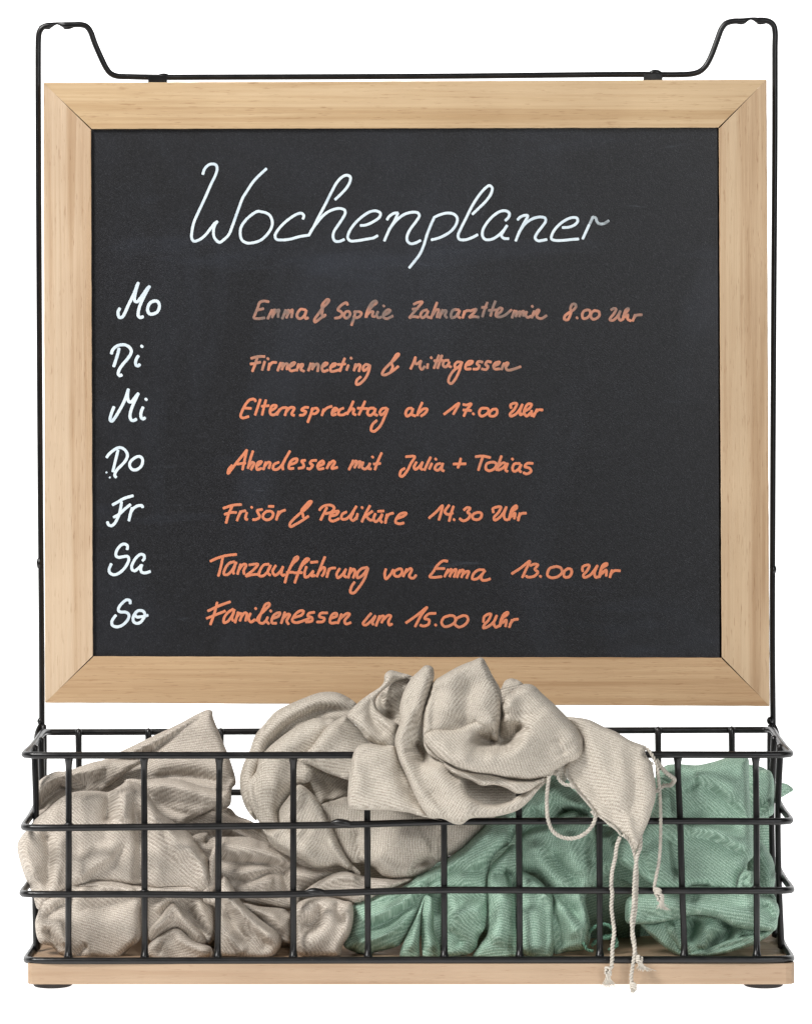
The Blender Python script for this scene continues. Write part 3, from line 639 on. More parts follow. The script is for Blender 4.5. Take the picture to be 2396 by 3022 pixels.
def patch(outline, d, R=26, H=30, tilt=(0, 0), ang=20, cr=(), wr=None, seed=0, und=5.0):
    """one fold of cloth: a shell with turned-in edges.
    cr: creases (points, depth amplitude (+ is a valley, - a ridge), width); wr: running folds (angle, wavelength, amplitude)"""
    rng = np.random.RandomState(seed+7)
    d = push(d)
    ol = catmull(cpts(outline), SP, closed=True); ol0 = ol
    lo, hi = ol.min(0), ol.max(0)
    g = []
    y = lo[1]; row = 0
    while y < hi[1]:
        xs = np.arange(lo[0]+(SP/2 if row % 2 else 0), hi[0], SP)
        g.append(np.c_[xs, np.full(len(xs), y)]); y += SP*0.866; row += 1
    g = np.vstack(g)
    g = g[inside(g, ol)]
    if len(g):
        dd, _ = seg_dist(g, ol, True); g = g[dd > SP*0.55]
    allp = np.vstack([ol, g]); nb = len(ol)
    res = delaunay_2d_cdt([Vector(q) for q in allp], [(i, (i+1) % nb) for i in range(nb)], [], 1, 1e-5)
    pts = np.array([tuple(q) for q in res[0]]); tris = [t for t in res[2] if len(t) == 3]
    # edges that disappear under a nearer fold do not turn in
    hid = np.zeros(nb)
    for pol, dj in FOLDS:
        if dj < d-5:
            e, _ = seg_dist(ol0, pol, True)
            hid = np.maximum(hid, (inside(ol0, pol) | (e < 11)).astype(float))
    hid = sum(np.roll(hid, q) for q in (-3, -2, -1, 0, 1, 2, 3))/7
    dist = np.full(len(pts), 1e9); dhid = np.full(len(pts), 1e9)
    for i in range(nb):
        a_, b_ = ol[i], ol[(i+1) % nb]; ab = b_-a_
        tt_ = np.clip(((pts-a_) @ ab)/max(ab @ ab, 1e-9), 0, 1)
        e = np.hypot(*(pts-a_-tt_[:, None]*ab).T)
        dist = np.minimum(dist, e+hid[i]*R); dhid = np.minimum(dhid, e+(1-hid[i])*40)
    t = np.clip(dist/R, 0, 1)
    H = H*1.6
    h = H*np.sqrt(np.clip(1-(1-t)**2, 0, 1))
    c = pts.mean(0)
    z = d + H*0.2*(d > -10) + (pts[:, 0]-c[0])*tilt[0] + (pts[:, 1]-c[1])*tilt[1]
    rel = np.zeros(len(pts))
    for cp, amp, wid in cr:
        poly = catmull(cpts(cp), 10)
        dd, par = seg_dist(pts, poly, False)
        taper = np.clip(np.minimum(par, 1-par)*5+0.25, 0, 1)
        if amp > 0: prof = np.exp(-(np.sqrt(dd*dd+5)/wid)**1.1)      # valleys are sharper than ridges
        else: prof = np.exp(-(dd/wid)**2)
        rel += amp*CK*prof*taper
    if wr:
        for k in range(0, len(wr), 3):
            a = math.radians(wr[k]); dx, dy = math.cos(a), -math.sin(a)
            s = pts[:, 0]*-dy + pts[:, 1]*dx      # across the folds
            l = pts[:, 0]*dx + pts[:, 1]*dy
            warp = 18*np.sin(l/90+rng.rand()*6)+9*np.sin(l/41+rng.rand()*6)
            ph = (s+warp)/wr[k+1]*2*math.pi
            q = np.sin(ph+rng.rand()*6)+0.45*np.sin(ph*1.83+rng.rand()*6)
            q = np.where(q > 0, q, q*0.75)
            rel += wr[k+2]*q*(0.55+0.45*np.sin(l/130+rng.rand()*6))
    big = rel.copy()
    # gentle uneven undulation
    for k in range(5):
        a = rng.rand()*6.28; lam = rng.uniform(38, 130)
        rel += und*0.24*np.sin((pts[:, 0]*math.cos(a)+pts[:, 1]*math.sin(a))/lam*6.28+rng.rand()*6.28)*lam/90
    tuck = 1.1*H/1.6*np.exp(-dhid/9.0)        # dips where it runs under a nearer fold
    fade = 0.5+0.5*np.clip(dist/(R*0.8), 0, 1)
    zf = z - h + rel*fade + tuck
    if d > 70:      # cloth in the basket presses against the wires, never through them
        zf = np.where(zf < 54, 34+20*np.exp(np.minimum(zf-54, 0)/20), zf)
    a = math.radians(ang); du = np.array([math.sin(a), math.cos(a)]); dv = np.array([math.cos(a), -math.sin(a)])
    relief = (h*0.45 - big*0.55)
    uu = pts @ du + relief; vv = pts @ dv - relief*0.35
    n = len(pts)
    V = [P(x, y_, q) for (x, y_), q in zip(pts, zf)] + [P(x, y_, q+3.0) for (x, y_), q in zip(pts, zf)]
    F = []
    ecount = {}
    for tr_ in tris:
        p0, p1, p2 = (pts[i] for i in tr_)
        cr_ = (p1[0]-p0[0])*(p2[1]-p0[1])-(p1[1]-p0[1])*(p2[0]-p0[0])
        tt = tuple(tr_) if cr_ < 0 else (tr_[0], tr_[2], tr_[1])   # front faces look towards -y
        F.append(tt); F.append((tt[0]+n, tt[2]+n, tt[1]+n))
        for e in ((tt[0], tt[1]), (tt[1], tt[2]), (tt[2], tt[0])):
            ecount[e] = ecount.get(e, 0)+1
    for (i, j) in list(ecount):
        if (j, i) not in ecount: F.append((j, i, i+n, j+n))
    uv = np.r_[np.c_[uu, vv], np.c_[uu, vv]]
    return V, F, uv
FOLDS = []
def cloth(name, label, cat, mat, plist, k=1.55):
    global CK
    CK = k
    V = []; F = []; UV = []
    for i, p in enumerate(plist):
        v, f, uv = patch(seed=i*13, **p)
        o = len(V); V += v; F += [tuple(k+o for k in q) for q in f]; UV.append(uv)
    o = obj(name, V, F, mat, None, True, np.vstack(UV))
    o['label'] = label; o['category'] = cat
    return o
D = dict
left_scarf = [
 # added filler behind everything, set deep so the gaps look dark
 D(outline="A 330,760 700,560 1200,520 1560,640 1620,800 1640,1100 F 1640,300 1600,700 1560,900 900,920 330,880 300,500", d=450, R=50, H=20, ang=30),
 D(outline="G 60,330 330,60 600,100 900,220 1250,250 1560,330 1480,480 1400,560 1080,640 1000,900 60,900", d=455, R=50, H=16, ang=10),
 D(outline="A 1300,930 1450,860 1560,810 1660,820 1710,870 B 350,1230 430,1300 560,1420 640,1500 G 640,260 300,300 0,300 F 1500,280 1380,120", d=235, R=34, H=40, ang=-25,
   cr=[("B 60,1230 220,1290 400,1400", -16, 22), ("B 0,1330 160,1350 330,1420 480,1500", 18, 12)], wr=(-32, 60, 5)),
 # the raised peak
 D(outline="A 420,640 560,560 860,415 1100,300 1300,205 1420,140 1500,108 1530,118 1536,160 1575,260 1620,370 1662,480 1700,640 1672,680 1655,800 1500,850 1300,940 1150,930 1000,760 700,720", d=205, R=22, H=26, tilt=(0.05, -0.05), ang=8,
   cr=[("A 1490,140 1330,235 1180,345 1120,400", 15, 8), ("A 1120,400 960,490 850,565 700,680", 30, 15), ("A 1420,150 1250,250 1050,350 850,450", -14, 18),
       ("A 1060,560 1250,500 1500,520 1650,620", -16, 34), ("A 1100,590 1350,590 1600,640", 14, 16), ("A 1150,640 1400,650 1620,700", -14, 22), ("A 1200,930 1380,860 1560,800", 30, 24)], wr=(6, 70, 3)),
 # left roll with the dark pocket
 D(outline="A 240,1000 245,820 250,660 310,600 400,555 480,550 700,480 950,470 1015,475 900,575 780,660 690,700 560,700 430,760 330,850 262,980", d=165, R=20, H=24, ang=25,
   cr=[("A 260,860 330,760 420,690 530,660 640,660", 40, 18), ("A 270,700 400,600 560,560 760,520", -16, 22), ("A 420,660 480,650 540,665", 24, 14)], wr=(35, 55, 3)),
 # broad upper middle, right of the pocket
 D(outline="A 900,620 1060,610 1250,605 1560,690 1650,700 1640,760 1500,840 1380,890 1280,930 1150,900 1040,820", d=150, R=24, H=24, ang=10,
   cr=[("A 1080,650 1300,670 1560,740", -12, 22), ("A 1100,760 1280,850 1400,860", 14, 20)], wr=(-8, 60, 3)),
 # main bulging front
 D(outline="A 250,905 330,840 440,745 540,700 700,692 780,700 860,660 920,622 1000,645 1060,700 1160,850 1280,935 1370,1000 1440,1100 1500,1190 1530,1270 1545,1400 F 1535,510 1430,520 1300,500 1100,500 1010,480 860,462 700,462 540,480 400,560 280,640 240,540 180,400 140,270 127,180 150,120 200,60", d=88, R=34, H=50, ang=-42,
   cr=[("A 790,700 780,820 770,930", 24, 15), ("A 880,680 900,800 880,920", -20, 28), ("A 960,780 1000,950 1010,1150 1010,1400", 26, 14),
       ("A 320,960 360,1130 350,1300 340,1400", 22, 18), ("A 600,1340 720,1260 830,1180 900,1080", 16, 16), ("A 420,1000 420,1200 380,1400", -14, 24),
       ("F 560,420 700,330 840,240", -16, 18), ("A 540,1250 700,1160 860,1060", -10, 24), ("A 1060,760 1200,950 1330,1200", -16, 26), ("A 1350,1030 1440,1200 1490,1370", -14, 20), ("F 130,180 200,300 250,420", -10, 22)], wr=(-62, 95, 4)),
 # lower left belly
 D(outline="F 262,560 400,500 540,452 700,435 870,442 1000,478 1012,700 1010,855 925,930 852,995 700,990 612,988 480,985 430,960 375,905 290,880 256,740 284,620", d=78, R=22, H=32, ang=-20,
   cr=[("F 300,720 420,620 520,560 560,470", 20, 18), ("F 330,760 380,850 440,930", 22, 14), ("F 560,640 750,620 980,560", 13, 20), ("F 330,640 470,560 700,500", -12, 22), ("F 430,700 440,820 480,900", -18, 22), ("F 560,980 600,930 640,900", 20, 14), ("F 700,470 860,480 1000,520", -12, 12)], wr=(-30, 90, 3)),
 D(outline="F 1370,790 1570,780 1570,940 1420,940", d=150, tilt=(0, 1.2), R=8, H=4),  # added overhang facing down, so this gap looks dark
 # narrow roll along the middle
 D(outline="F 540,470 700,430 860,436 1010,470 1200,470 1380,470 1440,500 1300,530 1100,540 960,530 800,490 640,480", d=62, R=12, H=16, ang=0),
 # folds between the second and third upright
 D(outline="F 1050,540 1280,490 1500,505 1545,600 1560,760 1545,850 1500,890 1400,800 1300,760 1080,860 1045,800", d=105, R=20, H=26, ang=-35,
   cr=[("F 1330,600 1420,730 1500,840", 22, 13), ("F 1400,540 1480,700 1530,820", -14, 18), ("F 1120,650 1200,560 1290,520", -12, 15)]),
 D(outline="F 1250,592 1330,680 1420,770 1485,845 1475,890 1400,880 1320,800 1270,775 1190,800 1090,868 1072,800 1150,700", d=72, R=13, H=18, ang=40,
   cr=[("F 1100,800 1190,710 1255,640", -12, 10), ("F 1270,650 1360,760 1450,850", -12, 12), ("F 1240,700 1260,640", 10, 8)]),
 D(outline="F 1275,775 1400,868 1525,915 1525,985 1068,985 1065,905 1170,820", d=60, R=14, H=18, ang=10,
   cr=[("F 1150,970 1180,880 1260,810", 12, 10), ("F 1250,830 1380,900 1500,950", -8, 14)]),
 # right part, big wave
 D(outline="F 1380,120 1500,90 G 20,150 60,125 200,115 330,120 470,170 600,250 720,325 900,350 1000,365 900,420 800,470 730,500 720,620 600,650 420,620 300,605 230,520 150,430 60,380 F 1480,260", d=140, R=30, H=36, ang=-15,
   cr=[("G 40,240 180,300 400,310 560,330 720,330", 20, 13), ("G 60,180 250,200 480,240 620,310", -16, 24), ("G 180,430 330,440 460,380 560,370", 22, 13),
       ("G 560,340 590,430 610,560", 24, 12), ("G 230,380 400,350 540,350", -12, 16), ("G 300,480 420,430 520,440", -14, 20), ("G 640,380 780,400 900,370", -12, 22)]),
 D(outline="G 0,580 F 1580,60 1560,300 1550,520 G 60,540 100,470 150,400 190,440 280,590 400,700 555,830 562,890 500,985 140,985 F 1550,980 1560,800 1545,620", d=70, R=20, H=30, ang=-55,
   cr=[("G 150,520 260,640 400,780 520,870", -20, 18), ("G 150,640 230,760 330,880", 22, 16), ("G 160,800 240,880 300,960", -10, 16), ("G 300,700 420,850 480,930", 14, 15)]),
 D(outline="G 250,590 420,618 600,645 640,720 640,880 560,860 400,710 300,640", d=105, R=16, H=22, ang=-20,
   cr=[("G 340,620 480,680 600,800", -14, 18), ("G 420,640 540,650 630,660", 10, 12)]),
 D(outline="G 560,760 660,780 700,900 700,960 600,975 520,960", d=160, tilt=(0, 1.2), R=14, H=6, ang=0),  # tilted to face down, so the gap here looks shaded
 D(outline="G 720,520 760,480 850,425 960,372 1070,365 1150,400 1350,420 1500,420 1420,460 1280,515 1200,570 1070,590 970,570 850,555", d=80, R=18, H=26, ang=-4,
   cr=[("G 780,490 900,430 1030,400 1130,430", -12, 15), ("G 1130,420 1190,480 1200,540", 14, 12)]),
 D(outline="G 665,620 700,580 780,555 880,545 960,560 1010,575 1070,590 1082,640 1080,720 1055,820 1005,900 985,975 860,985 720,980 672,930 660,800", d=58, R=22, H=34, ang=-40,
   cr=[("G 820,600 830,680 780,740 700,740", 22, 14), ("G 960,580 980,680 1020,720", 18, 11), ("G 700,640 770,640 800,600", -12, 14), ("G 880,620 900,720 820,830 720,850", -18, 26), ("G 1020,640 1050,700 1020,800", -10, 14), ("G 690,800 780,780 850,740", 14, 14)]),
]
LS = lambda: cloth('scarf', 'greige twill scarf crumpled in the left of the basket with one corner poking up', 'scarf', LINEN2, left_scarf, 1.85)

centre_scarf = [
 D(outline="B 420,800 560,700 900,600 1300,500 1700,500 C 1000,500 1300,700 1400,900 1300,1100 950,1250 640,1480 300,1400 B 900,1300 600,1250 440,1100", d=440, R=60, H=30, ang=0),  # added deep filler, so openings show dim cloth
 D(outline="B 640,940 760,860 880,980 900,1130 800,1110 690,1040", d=190, tilt=(0.5, 1.1), R=8, H=4),  # added piece leaning forward to keep the opening dark
 # outer ring, two layers
 D(outline="B 335,720 375,610 440,530 520,440 610,390 680,360 780,320 850,300 960,300 1040,335 1100,378 1150,440 1100,520 1000,540 800,540 650,610 520,700 450,790 400,900 370,1000 370,1130 385,1225 330,1170 285,1080 262,940 285,830", d=150, R=22, H=36, ang=-35,
   cr=[("B 1040,440 900,425 760,470 640,530 520,640 430,730", 20, 10), ("B 1000,380 850,370 700,420 560,510 440,640", -12, 20), ("B 350,900 330,1000 350,1120", -10, 14)]),
 D(outline="B 380,870 400,780 452,718 520,655 650,560 800,487 900,490 965,500 1020,540 900,680 780,800 780,930 700,970 620,1060 560,1150 560,1230 620,1340 660,1480 G 660,260 560,230 480,160 B 440,1290 380,1200 325,1080 310,960", d=112, R=24, H=34, ang=-8,
   cr=[("B 400,820 370,960 390,1100 440,1220", 16, 12), ("B 640,600 560,750 520,900 500,1050", -14, 36), ("B 700,960 620,1010 560,1090 530,1190", 16, 15), ("B 880,520 740,620 640,720", -10, 26)], wr=(60, 110, 3)),
 # loop's front leaf running down to the tip
 D(outline="B 610,1060 690,965 760,1005 850,1110 895,1225 G 935,60 985,180 1060,300 1132,380 1112,402 980,322 900,338 800,332 700,272 600,222 500,160 430,60 B 470,1300 540,1260 550,1150", d=84, R=18, H=30, ang=65,
   cr=[("B 700,1010 650,1130 600,1260", -14, 24), ("G 880,100 960,230 1060,340", -12, 13), ("B 560,1130 590,1230 660,1330", 16, 18), ("G 640,60 700,180 830,290", -12, 24)], wr=(70, 60, 3)),
 # lit wedge above the dark pocket
 D(outline="B 1022,475 1100,540 1180,640 1200,680 1150,760 1130,960 1050,935 900,885 760,820 690,795 780,690 870,570 950,505", d=75, R=16, H=26, tilt=(-0.1, 0), ang=-12,
   cr=[("B 760,790 900,850 1050,900", 10, 14), ("B 980,520 900,620 820,720", -10, 28)]),
 D(outline="B 690,792 760,815 900,880 1060,935 1100,1000 1060,1060 900,1085 845,1115 815,1060 765,935", d=128, R=14, H=18, tilt=(0.3, -0.25), ang=35,
   cr=[("B 760,850 870,960 950,1060", 14, 22)]),
 D(outline="B 845,1118 940,1080 1045,1052 1200,1100 C 300,1150 700,1180 820,1230 790,1290 H 720,120 640,200 560,245 H 470,300 400,360 280,405 G 1400,422 1310,408 1230,345 1150,305 1070,300 985,180 935,60 B 900,1220", d=100, R=22, H=34, ang=85,
   cr=[("G 1100,60 1120,180 1180,330", 16, 16), ("G 1500,330 1580,300 1680,280", 30, 10), ("G 1560,300 1480,340 1440,400", -12, 13), ("G 1240,250 1330,330 1420,370", -12, 18), ("G 1360,120 1500,150 1600,100", -12, 40), ("H 480,60 500,160 470,280", 14, 12)], wr=(88, 120, 2)),
 # inner lining of the upper loop
 D(outline="B 1500,185 1570,180 1620,300 1560,460 1480,560 1400,560 1280,470 1240,370 1290,290 1400,215", d=20, R=14, H=16, tilt=(-0.25, 0), ang=-35,
   cr=[("B 1290,300 1290,380 1330,450 1400,510", 26, 16), ("B 1340,300 1400,280 1480,260", -8, 16)]),
 D(outline="B 1038,470 1110,380 1200,310 1275,260 1300,225 1308,170 1345,142 1420,158 1502,186 1400,216 1310,275 1250,335 1243,395 1290,462 1405,535 1420,600 1400,720 1280,700 1190,650 1110,548", d=-4, R=16, H=24, ang=-45,
   cr=[("B 1240,300 1200,400 1230,520 1330,640", 13, 15), ("B 1340,160 1330,230 1270,290", -10, 14), ("B 1120,460 1200,560 1330,660", -10, 22), ("B 1260,440 1330,530 1400,580", -8, 9)]),
 # bump seen behind the right lobe
 D(outline="C 905,330 930,260 955,215 1000,200 1060,222 1100,270 1080,400 960,440", d=60, R=20, H=26, ang=15),
 # right lobe with the hollow
 D(outline="C 600,560 760,480 900,480 925,400 960,330 1030,270 1090,240 1155,250 1220,310 1310,390 1400,480 1480,560 1520,640 1515,750 1480,790 1400,822 1330,872 1270,910 1150,937 1000,930 860,895 700,872 530,802 450,750 375,660 372,600 450,560", d=-48, R=30, H=46, tilt=(0.1, 0), ang=-52,
   cr=[("C 905,400 905,500 900,600 850,660 790,640 740,590", 62, 26), ("C 900,640 960,650 1030,590 1070,520", 48, 20), ("C 1000,300 960,420 940,540", -18, 24),
       ("C 600,620 680,760 850,790 1020,760 1150,640 1160,450", -20, 44), ("C 1100,560 1060,680 960,740 800,740", -14, 26), ("C 1200,420 1320,560 1420,700", -10, 50), ("C 1320,620 1380,760", 9, 16), ("C 480,640 560,760 700,830", -10, 22)]),
 # tall left petal
 D(outline="C 372,612 366,450 400,330 440,222 500,180 620,112 720,72 786,50 822,102 862,182 915,272 932,350 928,470 908,580 900,655 830,630 760,570 690,600 640,720 560,780 450,740", d=-62, R=20, H=34, tilt=(0.12, 0.05), ang=58,
   cr=[("C 470,240 440,400 430,560", 14, 20), ("C 780,90 800,250 790,420 740,560", -14, 44), ("C 600,140 560,320 530,480", -12, 44), ("C 760,600 800,540 890,500", -14, 22), ("C 700,560 760,580 850,640", 34, 17), ("C 650,200 680,380 640,540", 9, 30)], wr=(60, 150, 2)),
 # S-shaped strap
 D(outline="C 285,190 330,148 380,106 430,120 442,180 415,300 385,400 368,520 362,600 380,680 450,755 530,805 565,880 620,922 655,965 700,1040 780,1092 850,1108 950,1090 1060,1040 1150,980 1235,922 1250,942 1190,1005 1130,1080 1040,1152 900,1192 770,1202 700,1212 640,1252 590,1250 500,1212 400,1202 340,1122 290,1022 240,902 180,772 158,662 170,590 195,520 195,400 230,280", d=-44, R=18, H=34, ang=48,
   cr=[("C 300,640 340,690 370,760 360,830", 46, 26), ("C 400,160 350,300 310,420 230,560 200,650", -15, 20), ("C 200,700 260,850 330,980 450,1120 590,1220", -12, 20), ("C 420,800 480,900 600,1060 760,1150", -16, 36), ("C 310,420 330,540 345,640", 12, 12), ("C 400,1000 480,1120 560,1200", 8, 14)]),
 # boxy flap at the left front
 D(outline="B 1112,690 1180,668 1290,682 1385,692 1420,800 1500,960 1580,1110 1640,1200 C 500,1225 300,1180 B 1500,1172 1350,1152 1150,1147 1052,1132 1040,1080 1045,960 1060,840 1082,740", d=-22, R=15, H=34, ang=-14,
   cr=[("B 1080,780 1120,900 1110,1060", -10, 24), ("B 1390,800 1440,950 1560,1130", 14, 16), ("B 1200,720 1300,900 1400,1080", -8, 50)]),
 # dark pocket under the hem
 D(outline="C 560,880 700,900 960,970 1080,1000 1040,1060 950,1096 850,1112 760,1088 690,1030 640,960", d=45, R=14, H=8, tilt=(0, -0.6), ang=0),
 # hem band
 D(outline="C 362,622 372,640 400,690 450,738 530,797 620,850 700,868 860,892 1000,928 1150,935 1262,908 1240,935 1195,965 1130,1012 1040,1032 960,992 880,968 780,972 700,932 580,892 525,858 480,800 400,745 370,690", d=-76, R=9, H=18, ang=-30,
   cr=[("C 560,850 760,930 960,960 1120,970", -8, 12), ("C 700,900 860,925 1000,980", 6, 9)]),
 # drape on the right that ends in the tassels
 D(outline="E -62,160 0,163 100,180 210,232 290,265 400,330 480,360 515,375 500,430 548,482 566,560 582,660 577,760 556,832 526,920 492,1000 468,1080 430,1132 398,1060 350,1012 300,962 230,920 160,872 145,850 100,790 40,720 -20,640 -80,560 -60,480 20,420 60,330 20,250 -60,180", d=-42, R=13, H=26, tilt=(-0.12, 0), ang=-22,
   cr=[("E 430,430 440,560 430,680 410,790 385,900", 2, 8), ("E 470,480 500,620 500,780 470,900", -8, 20), ("E 60,260 180,420 250,600 330,850", -12, 34), ("E 300,320 340,480 360,640 350,800", -10, 26), ("E 0,520 100,640 220,800 330,960", 8, 16), ("E 380,860 400,960 430,1080", -8, 12)], wr=(-5, 46, 1.6)),
]
CS = lambda: cloth('scarf', 'greige twill scarf heaped over the basket front with twisted tassels hanging down', 'scarf', LINEN, centre_scarf)

